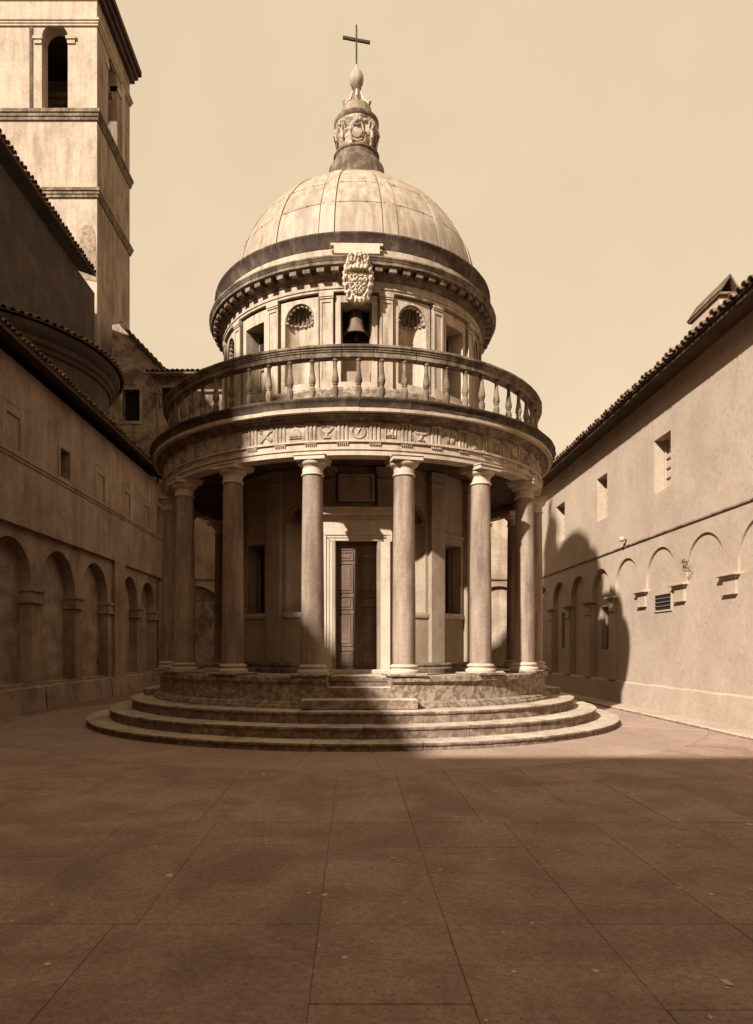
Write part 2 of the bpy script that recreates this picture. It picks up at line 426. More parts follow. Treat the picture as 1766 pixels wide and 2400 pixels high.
for (R, Rin, z0, z1, n) in ((5.76, 5.15, -.01, .126, 26), (5.32, 4.75, .0, .315, 22), (4.885, 4.2, .0, .512, 19)):
    base = MB().arc([(Rin - .3, z0 + .01), (R - .06, z0 + .01), (R - .06, z1 - .02), (Rin - .3, z1 - .02)], 0, 2 * PI, 96, caps=False).build('step_ring', M['jointdirt'], T)
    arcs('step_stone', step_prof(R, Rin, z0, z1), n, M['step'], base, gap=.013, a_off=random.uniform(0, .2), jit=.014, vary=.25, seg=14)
# podium
GA = .553 / 4.339
pod = MB().arc([(2.5, .51), (4.25, .51), (4.25, 1.03), (2.5, 1.03)], GA + .003, 2 * PI - GA - .003, 90).build('podium', M['podium'], T)
pp = [(4.0, .505), (4.42, .512), (4.42, .565), (4.385, .575), (4.385, .60), (4.345, .625), (4.29, .64), (4.285, .92), (4.30, .925), (4.315, .955), (4.345, .965), (4.35, 1.035), (4.335, 1.052), (4.0, 1.052)]
arcs('podium_stone', pp, 17, M['podium'], pod, gap=.004, a0=GA, a1=2 * PI - GA, jit=.006, vary=.2, seg=10)
arcs('floor_slab', [(2.85, 1.03), (3.995, 1.03), (3.995, 1.055), (2.85, 1.055)], 32, M['step'], pod, a0=0, a1=2 * PI)
# stair in the gap
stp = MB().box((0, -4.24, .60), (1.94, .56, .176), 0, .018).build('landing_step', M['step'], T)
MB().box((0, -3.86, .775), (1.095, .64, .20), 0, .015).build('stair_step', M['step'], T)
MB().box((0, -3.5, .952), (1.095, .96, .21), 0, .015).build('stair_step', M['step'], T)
MB().box((0, -3.985, .985), (1.09, .03, .06), 0, .01).build('stair_moulding', M['crust_shell_shade'], T)
for sx in (-1, 1):
    MB().box((sx * 4.38, .1, .585), (.5, 1.5, .16), 0, .02).build('side_step', M['step'], T)
# columns
rc = 4.066
cst = bpy.data.objects.new('column', None); col.objects.link(cst); cst.parent = T
cst.rotation_euler.z = R_(11.25)
MB().lathe([(.2 - .025 * max(0, (t - .25) / .75) ** 1.3, 1.262 + (4.51 - 1.262) * t) for t in [i / 14 for i in range(15)]], 40, (0, -rc, 0)).build('shaft', M['granite'], cst)
b = MB(); b.box((0, -rc, 1.078), (.64, .64, .046), 0, .006)
b.build('plinth', M['step'], cst)
bp_ = [(.268, 1.101), (.275, 1.115), (.278, 1.135), (.272, 1.155), (.258, 1.166), (.228, 1.172), (.222, 1.188), (.226, 1.20), (.243, 1.206), (.25, 1.222), (.245, 1.238), (.225, 1.245), (.216, 1.247), (.214, 1.26), (.2, 1.262)]
MB().lathe([(.01, 1.1011)] + bp_, 40, (0, -rc, 0)).build('base', M['bright'], cst)
cap = [(.176, 4.511), (.196, 4.515), (.202, 4.526), (.196, 4.54), (.181, 4.545), (.181, 4.648), (.19, 4.652), (.19, 4.66), (.2, 4.664), (.2, 4.672), (.212, 4.676), (.238, 4.695), (.252, 4.722), (.25, 4.748), (.2, 4.7485)]
MB().lathe(cap, 40, (0, -rc, 0)).build('capital', M['bright'], cst)
b = MB(); b.box((0, -rc, 4.782), (.53, .53, .066), 0, .004); b.box((0, -rc, 4.827), (.565, .565, .022), 0, .004)
b.build('abacus', M['bright'], cst)
for k in range(1, 16): dup(cst, T, R_(11.25 + 22.5 * k))
# entablature
ent = MB().arc([(3.93, 4.86), (4.15, 4.86), (4.15, 5.6), (3.0, 5.6), (3.0, 5.1), (3.93, 5.1)], 0, 2 * PI, 96, caps=False).build('entablature_core', M['travertine'], T)
arcs('architrave_block', [(3.92, 4.84), (4.19, 4.84), (4.19, 4.925), (4.212, 4.93), (4.212, 5.045), (4.25, 5.052), (4.25, 5.082), (3.92, 5.082)], 16, M['travertine'], ent, gap=.005, a_off=R_(11.25), seg=9)
fr = MB().arc([(4.15, 5.083), (4.195, 5.083), (4.195, 5.40), (4.15, 5.40)], 0, 2 * PI, 96, caps=False).build('frieze', M['relief'], T)
# cornice: bed mould + corona + cyma blocks
arcs('cornice_bed', [(4.15, 5.401), (4.235, 5.401), (4.24, 5.425), (4.275, 5.44), (4.30, 5.475), (4.36, 5.488), (4.36, 5.502), (4.15, 5.502)], 16, M['crust_shell_shade'], ent, gap=.004)
arcs('corona_block', [(4.14, 5.503), (4.40, 5.503), (4.42, 5.512), (4.442, 5.506), (4.446, 5.572), (4.14, 5.572)], 30, M['travertine'], ent, gap=.006, vary=.25, jit=.006)
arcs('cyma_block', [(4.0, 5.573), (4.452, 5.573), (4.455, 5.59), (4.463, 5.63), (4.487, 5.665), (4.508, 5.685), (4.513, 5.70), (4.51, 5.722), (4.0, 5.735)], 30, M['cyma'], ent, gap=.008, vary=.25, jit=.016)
MB().arc([(2.7, 5.62), (4.01, 5.62), (4.01, 5.73), (2.7, 5.745)], 0, 2 * PI, 96, caps=False).build('terrace_floor', M['step'], T)
# triglyphs with guttae, and metopes
tw = .205
tg = MB()
for k in range(3):
    x = (k - 1) * .068
    tg.add([(x - .03, -4.1955, 5.09), (x - .014, -4.218, 5.09), (x + .014, -4.218, 5.09), (x + .03, -4.1955, 5.09),
            (x - .03, -4.1955, 5.365), (x - .014, -4.218, 5.365), (x + .014, -4.218, 5.365), (x + .03, -4.1955, 5.365)],
           [(0, 1, 5, 4), (1, 2, 6, 5), (2, 3, 7, 6), (4, 5, 6, 7), (3, 2, 1, 0)])
tg.bx(-.108, .108, -4.222, -4.17, 5.366, 5.399)
tgm = tg.build('triglyph', M['relief'], fr)
MB().bx(-.105, .105, -4.236, -4.2, 5.033, 5.05).build('regula', M['relief'], tgm)
gm = MB()
for k in range(6):
    x = -.088 + k * .0352
    gm.lathe([(.006, 0), (.006, -.001), (.0125, -.03), (.0125, -.032)], 8, (x, -4.23, 5.032))
gm.build('gutta', M['relief'], tgm)
tgm.rotation_euler.z = R_(3.75)
for k in range(1, 48): dup(tgm, fr, R_(3.75 + 7.5 * k))
# heightfield relief
def hfield(name, mat, parent, w, h, nx, nz, hf, mask=None, y0=0., thick=.01, z0=0., smooth=50):
    mb = MB(); vid = {}
    vs = []; fs = []
    def V(i, j):
        if (i, j) not in vid:
            u = (i / nx - .5) * w; v = (j / nz - .5) * h
            vid[(i, j)] = len(vs); vs.append((u, y0 - thick - hf(u, v), z0 + v))
        return vid[(i, j)]
    cells = set()
    for i in range(nx):
        for j in range(nz):
            u = ((i + .5) / nx - .5) * w; v = ((j + .5) / nz - .5) * h
            if mask and not mask(u, v): continue
            cells.add((i, j)); fs.append((V(i, j), V(i + 1, j), V(i + 1, j + 1), V(i, j + 1)))
    bk = {}
    def B(i, j):
        if (i, j) not in bk:
            bk[(i, j)] = len(vs); vs.append(((i / nx - .5) * w, y0, z0 + (j / nz - .5) * h))
        return bk[(i, j)]
    for (i, j) in cells:
        for di, dj, p, q in ((-1, 0, (i, j), (i, j + 1)), (1, 0, (i + 1, j + 1), (i + 1, j)), (0, -1, (i + 1, j), (i, j)), (0, 1, (i, j + 1), (i + 1, j + 1))):
            if (i + di, j + dj) not in cells: fs.append((V(*p), V(*q), B(*q), B(*p)))
    mb.add(vs, fs)
    return mb.build(name, mat, parent, smooth=smooth)
sm = lambda d, w: max(0., min(1., .5 - d / w))         # soft inside test
def seg_d(u, v, x0, y0, x1, y1):
    dx, dy = x1 - x0, y1 - y0; t = max(0, min(1, ((u - x0) * dx + (v - y0) * dy) / (dx * dx + dy * dy)))
    return math.hypot(u - x0 - t * dx, v - y0 - t * dy)
def ring(u, v, cx, cy, rx, ry, w):
    return abs(math.hypot((u - cx) / rx, (v - cy) / ry) - 1) * min(rx, ry) - w
def rect(u, v, cx, cy, hx, hy): return max(abs(u - cx) - hx, abs(v - cy) - hy)
def m_keys(u, v): return max(sm(seg_d(u, v, -.09, -.1, .08, .07) - .01, .012), sm(seg_d(u, v, .09, -.1, -.08, .07) - .01, .012), sm(ring(u, v, .095, .09, .025, .025, .007), .01), sm(ring(u, v, -.095, .09, .025, .025, .007), .01), sm(rect(u, v, -.1, -.08, .02, .025), .01), sm(rect(u, v, .1, -.08, .02, .025), .01))
def m_bell(u, v): return max(sm(math.hypot(u / .1, (v + .05) / .15) * .1 - .1 if v > -.06 else 1, .02), sm(rect(u, v, 0, -.08, .11, .012), .01), sm(math.hypot(u, v - .115) - .016, .01))
def m_bowl(u, v): return max(sm(math.hypot(u / .1, (v - .06) / .09) * .09 - .09 if v < .06 else 1, .02), sm(rect(u, v, 0, -.06, .02, .04), .01), sm(rect(u, v, 0, -.1, .055, .014), .01), sm(seg_d(u, v, .01, .05, .035, .12) - .009, .01), sm(ring(u, v, 0, .06, .105, .035, .006), .01))
def m_disc(u, v): return max(sm(ring(u, v, 0, 0, .115, .115, .006), .01), sm(seg_d(u, v, -.01, -.01, .03, .06) - .007, .01), sm(math.hypot(u + .03, v + .03) - .03, .03) * .5)
def m_altar(u, v): return max(sm(abs(rect(u, v, 0, 0, .09, .09)) - .007, .01), sm(abs(u + .03) - .006, .01) * (abs(v) < .09), sm(abs(u - .03) - .006, .01) * (abs(v) < .09), sm(rect(u, v, 0, -.05, .1, .012), .01), sm(rect(u, v, 0, .1, .12, .01), .01), sm(rect(u, v, 0, -.03, .04, .03), .02))
def m_boat(u, v): return max(sm(math.hypot(u / .115, (v - .03) / .05) * .05 - .05 if v < .035 else 1, .02), sm(ring(u, v, 0, .04, .115, .04, .007), .01), sm(rect(u, v, 0, -.045, .02, .03), .01), sm(rect(u, v, 0, -.1, .065, .01), .01))
def m_cruet(u, v): return max(sm(math.hypot((u + .05) / .04, (v + .04) / .06) * .04 - .04, .015), sm(math.hypot((u - .05) / .04, (v + .04) / .06) * .04 - .04, .015), sm(rect(u, v, -.05, .05, .012, .05), .01), sm(rect(u, v, .05, .05, .012, .05), .01), sm(ring(u, v, .095, .02, .02, .04, .005), .01), sm(ring(u, v, -.095, .02, .02, .04, .005), .01))
def m_shell(u, v): return max(sm(math.hypot(u / .1, v / .11) * .1 - .1, .02) * (.6 + .4 * C(math.atan2(u, v + .15) * 26)), sm(rect(u, v, 0, -.12, .05, .01), .01))
mot = [m_disc, m_altar, m_boat, m_cruet, m_shell, m_keys, m_bell, m_bowl]
protos = []
for k, f in enumerate(mot):
    nz_ = lambda u, v, f=f, k=k: -.003 + .026 * f(u, v) + .0015 * noise.noise(Vector((u * 30, v * 30, k * 3)))
    o = hfield('metope', M['relief'], fr, .325, .285, 40, 36, nz_, y0=-4.19, thick=.0095, z0=5.235); protos.append(o)
order = [0, 1, 2, 3, 4, 1, 6, 5, 3, 7, 2, 0]
used = set()
for i in range(48):
    j = i if i <= 24 else i - 48
    k = order[j % 12] if j >= 0 else [7, 6, 5, 4, 3, 2, 1, 0, 7, 6, 5, 4][(-j - 1) % 12]
    if k not in used: used.add(k); protos[k].rotation_euler.z = R_(7.5 * j)
    else: dup(protos[k], fr, R_(7.5 * j))
# balustrade
bal = MB().arc([(4.02, 5.735), (4.2, 5.735), (4.2, 5.80), (4.02, 5.80)], 0, 2 * PI, 128, caps=False).build('balustrade', M['crust_shell_shade'], T)
rp = [(3.99, 6.53), (4.165, 6.53), (4.17, 6.605), (4.185, 6.612), (4.19, 6.635), (4.205, 6.645), (4.208, 6.668), (4.228, 6.68), (4.23, 6.715), (4.215, 6.727), (4.0, 6.735)]
edges = []; a = R_(-4.1)
while a < 2 * PI - R_(4.1) - .06:
    edges.append(a); a += R_(random.choice((8.2, 8.6, 7.6, 10.4, 6.0)))
edges.append(2 * PI - R_(4.1))
for p, q in zip(edges, edges[1:]):
    mb = MB().arc(rp, p + .0012, q - .0012, 5, jit=.007)
    mb.build('rail_stone', M['crust_shell_shade'], bal)
bpro = [(.056, 0), (.058, .012), (.05, .02), (.034, .03), (.04, .07), (.054, .12), (.060, .17), (.055, .215), (.040, .25), (.036, .262), (.046, .268), (.048, .282), (.042, .29), (.058, .315), (.063, .345), (.060, .385), (.048, .45), (.037, .53), (.032, .61), (.033, .66), (.04, .675), (.05, .68), (.052, .695), (.046, .705), (.045, .715), (.056, .718), (.058, .729)]
b0 = MB().lathe(bpro, 20, (0, -4.1, 5.801)).build('baluster', M['crust_shell_shade'], bal)
for k in range(1, 64): dup(b0, bal, R_(5.625 * k))
# cella wall -------------------------------------------------------------
def cyl(R, ac):
    return lambda u, z, d: ((R - d) * S(ac + u / R), -(R - d) * C(ac + u / R), z)
RW = 2.82; half = RW * R_(11.25)
cw = MB()
niches = []
for k in range(16):
    ac = R_(22.5 * k); mp = cyl(RW, ac); holes = []
    if k == 0: holes = [dict(a=-.46, b=.46, lo=1.137, hi=lambda u: 3.575, dep=lambda u: .18)]
    elif k % 2 == 1: holes = [dict(a=-.32, b=.32, lo=2.24, hi=arch_hi(0, .32, 4.0), dep=lambda u: 0., n=16, topdep=False)]
    elif k % 4 == 2: holes = [dict(a=-.27, b=.27, lo=2.24, hi=lambda u: 3.62, dep=lambda u: .30)]
    wall_sheet(cw, mp, -half, half, 1.05, 5.12, holes, .12)
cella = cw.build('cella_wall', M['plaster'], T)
for k in range(16):
    ac = R_(22.5 * k); mp = cyl(RW, ac)
    if k % 2 == 1:
        mb = MB(); m2 = MB(); shell_niche(mb, mp, 0, .32, 2.24, 4.0, m2=m2); nn_ = mb.build('niche', M['plaster'], cella); m2.build('shell', M['crust_shell_shade'], nn_)  # darker stone puts shade into the shell hollow
    if k % 4 == 2:
        mb = MB(); mb.add([mp(-.27, 2.24, .3), mp(.27, 2.24, .3), mp(.27, 3.62, .3), mp(-.27, 3.62, .3)], [(0, 1, 2, 3)])
        w_ = mb.build('window', M['void'], cella)
        mb = MB()
        for (u0, u1, z0, z1) in ((-.36, -.27, 2.24, 3.75), (.27, .36, 2.24, 3.75), (-.27, .27, 3.62, 3.75), (-.40, .40, 3.752, 3.83)):
            rp_ = 2.838 if z0 < 3.7 else 2.86
            mb.arc([(2.80, z0), (rp_, z0), (rp_, z1), (2.80, z1)], ac + u0 / RW, ac + u1 / RW, 4)
        mb.build('frame', M['plaster'], w_)
        for q in range(3):
            u = -.135 + .135 * q
            MB().tube([mp(u, 2.25, .12), mp(u, 3.61, .12)], .009, 6).build('bar', M['iron'], w_)
    if k != 0:
        MB().arc([(2.8, 2.13), (2.845, 2.13), (2.86, 2.16), (2.86, 2.225), (2.8, 2.235)], ac - R_(7.6), ac + R_(7.6), 6).build('sill_moulding', M['travertine'], cella)
pil = MB()
aw = .17 / 2.93
pil = MB().arc([(2.78, 1.05), (2.93, 1.05), (2.93, 4.96), (2.78, 4.96)], R_(11.25) - aw, R_(11.25) + aw, 4)
pil.arc([(2.8, 4.70), (2.955, 4.70), (2.965, 4.74), (2.8, 4.74)], R_(11.25) - aw - .006, R_(11.25) + aw + .006, 4)
pil.arc([(2.8, 4.86), (2.975, 4.86), (2.985, 4.97), (2.8, 4.97)], R_(11.25) - aw - .012, R_(11.25) + aw + .012, 4)
pl0 = pil.build('pilaster', M['plaster'], T)
for k in range(1, 16): dup(pl0, T, R_(22.5 * k))
bb = MB()
bpf = [(2.75, 1.0545), (3.03, 1.0545), (3.035, 1.10), (3.03, 1.14), (2.99, 1.15), (2.965, 1.165), (2.96, 1.185), (2.975, 1.195), (2.98, 1.215), (2.97, 1.235), (2.945, 1.24), (2.94, 1.26), (2.75, 1.26)]
MB().arc(bpf, R_(14.2), 2 * PI - R_(14.2), 90).build('base_moulding', M['crust_shell_shade'], T)
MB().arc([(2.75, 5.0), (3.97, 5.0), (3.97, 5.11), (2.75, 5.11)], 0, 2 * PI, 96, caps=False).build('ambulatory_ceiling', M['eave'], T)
# door and its surround
dr = thing('tmp', 'x', 'x'); bpy.data.objects.remove(dr)
door = MB().bx(-.465, .465, -2.70, -2.62, 1.13, 3.60).build('door', M['wood'], T)
zl = [(3.42, 3.56), (3.22, 3.39), (2.60, 3.17), (2.28, 2.54), (1.58, 2.22), (1.19, 1.51)]
for sx in (-1, 1):
    lf_ = MB().bx(sx * .008 if sx > 0 else -.455, .455 if sx > 0 else -.008, -2.735, -2.70, 1.14, 3.575).build('door_leaf', M['wood'], door)
    for (z0, z1) in zl:
        mb = MB()
        xa, xb = (.06, .395) if sx > 0 else (-.395, -.06)
        for (p, q, r, s_) in ((xa, xb, z0, z0 + .022), (xa, xb, z1 - .022, z1), (xa, xa + .022, z0 + .0225, z1 - .0225), (xb - .022, xb, z0 + .0225, z1 - .0225)):
            mb.bx(p, q, -2.752, -2.734, r, s_)
        mb.bx(xa + .05, xb - .05, -2.747, -2.734, z0 + .045, z1 - .045, .008)
        mb.build('door_panel', M['wood'], lf_)
MB().bx(-.018, .018, -2.75, -2.736, 1.15, 3.57).build('cover_strip', M['wood'], door)
sur = MB()
sur.bx(-.63, .63, -2.94, -2.5, 1.05, 1.135, .012)
surr = sur.build('threshold', M['bright'], T)
df = MB()
for sx in (-1, 1):
    for (a_, b_, y_) in ((.458, .52, -2.90), (.52, .575, -2.915), (.575, .635, -2.935)):
        df.bx(sx * a_, sx * b_, y_, -2.62, 1.1355, 3.56 if a_ < .5 else 3.61 if a_ < .55 else 3.67)
for (z0, z1, hx, y_) in ((3.575, 3.63, .52, -2.90), (3.63, 3.68, .575, -2.915), (3.68, 3.745, .675, -2.935)):
    df.bx(-hx, hx, y_, -2.6, z0 + .001, z1)
for sx in (-1, 1): df.bx(sx * .636, sx * .675, -2.934, -2.6, 3.56, 3.679)
dfo = df.build('door_frame', M['bright'], T)
df = MB()
df.bx(-.66, .66, -2.915, -2.55, 3.7455, 3.975)
df.build('door_frieze', M['bright'], T)
df = MB()
for (z0, z1, hx, y_) in ((3.976, 4.01, .69, -2.95), (4.01, 4.045, .73, -2.99), (4.045, 4.10, .80, -3.06), (4.10, 4.13, .82, -3.08), (4.13, 4.175, .845, -3.105)):
    df.bx(-hx, hx, y_, -2.5, z0 + .0005, z1)
df.build('door_cornice', M['bright'], T)
df = MB(); df.bx(-.30, .30, -2.88, -2.7, 4.36, 4.80, .01); pq = df.build('plaque', M['travertine'], T)
df = MB()
for (a_, b_, c_, d_) in ((-.34, .34, 4.80, 4.84), (-.34, .34, 4.32, 4.36), (-.34, -.30, 4.36, 4.80), (.30, .34, 4.36, 4.80)): df.bx(a_, b_, -2.91, -2.72, c_ + .001, d_ - .001)
df.build('plaque_frame', M['travertine'], pq)
# drum -------------------------------------------------------------------
RD = 2.87
MB().arc([(2.5, 5.74), (3.02, 5.74), (3.02, 6.36), (3.03, 6.40), (2.99, 6.46), (2.5, 6.50)], 0, 2 * PI, 96, caps=False).build('drum_plinth', M['podium'], T)
MB().lathe([(.0001, 8.10), (.06, 8.10), (.12, 8.07), (.145, 7.98), (.155, 7.86), (.185, 7.74), (.24, 7.64), (.25, 7.61), (.235, 7.60), (.16, 7.72), (.0001, 7.8)], 28, (0, -2.50, .02)).build('bell', M['wood'], T)
MB().ball((0, -2.50, 7.62), .06, 6, (1, 1, 1.4)).build('clapper', M['iron'], T)
core = MB().arc([(2.2, 5.74), (2.30, 5.74), (2.30, 8.9), (2.2, 8.9)], 0, 2 * PI, 64, caps=False).build('drum_core', M['plaster'], T)
dw = MB(); MB
bh = .40
for k in range(16):
    ac = R_(22.5 * k); mp = cyl(RD, ac)
    if k % 4 == 0: holes = [dict(a=-.30, b=.30, lo=6.60, hi=lambda u: 8.11, dep=lambda u: .42)]
    elif k % 2 == 1: holes = [dict(a=-.31, b=.31, lo=6.62, hi=arch_hi(0, .31, 7.86), dep=lambda u: 0., n=18, topdep=False)]
    else: holes = [dict(a=-.29, b=.29, lo=6.62, hi=lambda u: 8.02, dep=lambda u: .34)]
    wall_sheet(dw, mp, -bh, bh, 6.45, 8.25, holes, .1)
    q = [mp(-bh, 6.45, 0), mp(-bh, 6.45, .09), mp(-bh, 8.25, .09), mp(-bh, 8.25, 0)]; dw.add(q, [(0, 1, 2, 3)])
    q = [mp(bh, 6.45, 0), mp(bh, 6.45, .09), mp(bh, 8.25, .09), mp(bh, 8.25, 0)]; dw.add(q, [(0, 1, 2, 3)])
    for i in range(6):
        p, r = -bh + 2 * bh * i / 6, -bh + 2 * bh * (i + 1) / 6
        dw.add([mp(p, 8.25, 0), mp(r, 8.25, 0), mp(r, 8.25, .09), mp(p, 8.25, .09)], [(0, 1, 2, 3)])
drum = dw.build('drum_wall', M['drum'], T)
for k in range(16):
    ac = R_(22.5 * k); mp = cyl(RD, ac)
    if k % 2 == 1:
        mb = MB(); m2 = MB(); shell_niche(mb, mp, 0, .31, 6.62, 7.86, m2=m2); nn_ = mb.build('niche', M['drum'], drum); m2.build('shell', M['crust_shell_shade'], nn_)  # shell hollow coloured darker than the drum to deepen its shade
    else:
        d = .42 if k % 4 == 0 else .34; w = .30 if k % 4 == 0 else .29; top = 8.11 if k % 4 == 0 else 8.02
        mb = MB(); n = 4
        for i in range(n):
            p, r = -w + 2 * w * i / n, -w + 2 * w * (i + 1) / n
            mb.add([mp(p, 6.6, d), mp(r, 6.6, d), mp(r, top, d), mp(p, top, d)], [(0, 1, 2, 3)])
        wb = mb.build('window_recess', M['plaster'], drum)
        mb = MB()
        if k % 4:
            for (u0, u1, z0, z1) in ((-.27, -.23, 6.62, 8.0), (.23, .27, 6.62, 8.0), (-.23, .23, 7.25, 7.29), (-.23, .23, 7.96, 8.0), (-.02, .02, 6.62, 7.249)):
                mb.arc([(RD - d + .002, z0), (RD - d + .035, z0), (RD - d + .035, z1), (RD - d + .002, z1)], ac + u0 / RD, ac + u1 / RD, 2)
            mb.build('sash', M['timber'], wb)
            mb = MB(); mb.add([mp(-.23, 7.29, d - .03), mp(.23, 7.29, d - .03), mp(.23, 7.96, d - .03), mp(-.23, 7.96, d - .03)], [(0, 1, 2, 3)]); mb.build('pane', M['void'], wb)
        else:
            mb.arc([(RD - d + .002, 6.62), (RD - .16, 6.62), (RD - .16, 6.86), (RD - d + .002, 6.86)], ac - .285 / RD, ac + .285 / RD, 3)
            mb.build('parapet_block', M['plaster'], wb)
            mb = MB(); pts = [mp(-.28, 8.09, d - .045), mp(-.28, 7.52, d - .045)] + [mp(.21 * -C(PI * i / 10), 7.50 - .19 * S(PI * i / 10), d - .045) for i in range(11)] + [mp(.28, 7.52, d - .045), mp(.28, 8.09, d - .045)]
            mb.add(pts, [tuple(range(len(pts)))]); mb.build('pane', M['void'], wb, smooth=0)
MB().arc([(2.3, 5.74), (2.79, 5.74), (2.79, 8.3), (2.3, 8.3)], 0, .01, 1)
# narrow backing between bays
bk = MB()
for k in range(16):
    a_ = R_(22.5 * k + 11.25); hw = (R_(22.5) - 2 * bh / RD) / 2 + .002
    bk.arc([(2.5, 6.4), (2.80, 6.4), (2.80, 8.31), (2.5, 8.31)], a_ - hw, a_ + hw, 3)
bk.build('drum_backing', M['drum'], T)
pw = .128 / 2.93
pl = MB()
A = R_(11.25)
pl.arc([(2.76, 6.45), (2.915, 6.45), (2.915, 8.28), (2.76, 8.28)], A - pw, A + pw, 3)
for (a_, b_, z0, z1, r) in ((-pw, -pw * .68, 6.62, 8.10, 2.932), (pw * .68, pw, 6.62, 8.10, 2.932), (-pw, pw, 8.101, 8.15, 2.934), (-pw, pw, 6.451, 6.619, 2.936), (-pw * 1.06, pw * 1.06, 8.17, 8.19, 2.945), (-pw * 1.1, pw * 1.1, 8.205, 8.289, 2.955)):
    pl.arc([(2.85, z0), (r, z0), (r, z1), (2.85, z1)], A + a_, A + b_, 3)
p0 = pl.build('drum_pilaster', M['drum'], T)
for k in range(1, 16): dup(p0, T, R_(22.5 * k))
arcs('drum_frieze_block', [(2.5, 8.29), (2.935, 8.29), (2.935, 8.335), (2.955, 8.34), (2.955, 8.36), (2.925, 8.365), (2.925, 8.495), (2.5, 8.495)], 12, M['drum'], T, gap=.003)
MB().arc([(2.5, 8.496), (2.95, 8.496), (2.965, 8.515), (2.985, 8.525), (3.0, 8.55), (3.03, 8.56), (3.03, 8.66), (2.5, 8.66)], 0, 2 * PI, 120, caps=False).build('bed_moulding', M['crust_shell_shade'], T)
m0 = MB().bx(-.07, .07, -3.155, -3.02, 8.565, 8.645, .004); m0.bx(-.078, .078, -3.165, -3.02, 8.6455, 8.659)
mo = m0.build('modillion', M['crust_shell_shade'], T); mo.rotation_euler.z = R_(2.5)
for k in range(1, 72): dup(mo, T, R_(2.5 + 5 * k))
arcs('drum_corona_block', [(2.5, 8.661), (3.19, 8.661), (3.20, 8.668), (3.205, 8.72), (3.215, 8.725), (3.235, 8.76), (3.25, 8.775), (3.25, 8.80), (2.5, 8.84)], 20, M['crust_shell_shade'], T, gap=.005, jit=.01, vary=.2)
arcs('attic_block', [(2.5, 8.80), (3.03, 8.80), (3.03, 9.04), (2.5, 9.04)], 14, M['drum'], T, gap=.003)
MB().arc([(2.45, 9.041), (3.035, 9.041), (3.045, 9.08), (3.065, 9.16), (3.095, 9.23), (3.12, 9.265), (3.128, 9.28), (3.125, 9.305), (3.10, 9.315), (2.6, 9.345), (2.45, 9.345)], 0, 2 * PI, 140, caps=False, jit=.006).build('dome_rim', M['cyma'], T)
rimplaque = MB().bx(-.43, .43, -3.10, -2.95, 8.90, 9.10, .008)
rimplaque.bx(-.49, -.431, -3.09, -2.95, 9.06, 9.10); rimplaque.bx(.431, .49, -3.09, -2.95, 9.06, 9.10)
rimplaque.bx(-.47, -.431, -3.085, -2.95, 8.97, 8.99); rimplaque.bx(.431, .47, -3.085, -2.95, 8.97, 8.99)
rimplaque.build('attic_plaque', M['bright'], T)
# dome
ZC = 9.20; RS = 2.82
DX = .05
dome = MB().arc([(max((RS - .02) * C(PI / 2 * i / 30), .01), ZC + (RS - .02) * S(PI / 2 * i / 30)) for i in range(30)] + [(.01, ZC)], 0, 2 * PI, 112, caps=False).build('dome', M['seam'], T)
dome.location.x = DX
def patch(R, a0, a1, e0, e1, na_, ne, t=.024):
    mb = MB(); vs = []
    for lay in (R, R - t):
        for i in range(na_ + 1):
            for j in range(ne + 1):
                a = a0 + (a1 - a0) * i / na_; e = e0 + (e1 - e0) * j / ne
                vs.append((lay * C(e) * S(a), -lay * C(e) * C(a), ZC + lay * S(e)))
    k = ne + 1; N = (na_ + 1) * k; fs = []
    for i in range(na_):
        for j in range(ne):
            fs.append((i * k + j, i * k + j + 1, (i + 1) * k + j + 1, (i + 1) * k + j))
    for i in range(na_):
        for j in (0, ne): fs.append((i * k + j, (i + 1) * k + j, N + (i + 1) * k + j, N + i * k + j))
    for j in range(ne):
        for i in (0, na_): fs.append((i * k + j, i * k + j + 1, N + i * k + j + 1, N + i * k + j))
    mb.add(vs, fs); return mb
ND = 14; pit = 2 * PI / ND
pw_ = R_(19.6) / 2
gap = .017
rows = [(1.0, 20.5), (20.5, 34), (34, 50), (50, 75)]
for r_i, (e0, e1) in enumerate(rows):
    ge = .008 / RS; ga = gap / RS / C(R_((e0 + e1) / 2))
    po = patch(RS - .012, -pw_ + ga, pw_ - ga, R_(e0) + ge, R_(e1) - ge, 8, 6).build('lead_panel', M['lead'], dome)
    for k in range(1, ND): dup(po, dome, pit * k)
ro = patch(RS, pw_ + .0015, pit - pw_ - .0015, R_(1), R_(74), 3, 22).build('lead_rib', M['lead'], dome)
for k in range(1, ND): dup(ro, dome, pit * k)
sd = MB()
for k in range(ND):
    for e in (5.9, 20.5, 34):
        for a_ in (pw_ * .35, -pw_ * .8, pw_ + .02, pit - pw_ - .02):
            a = pit * k + a_; ee = R_(e); sd.ball(((RS + .005) * C(ee) * S(a), -(RS + .005) * C(ee) * C(a), ZC + (RS + .005) * S(ee)), .013, 4)
sd.build('stud', M['lead'], dome, kind='stuff')
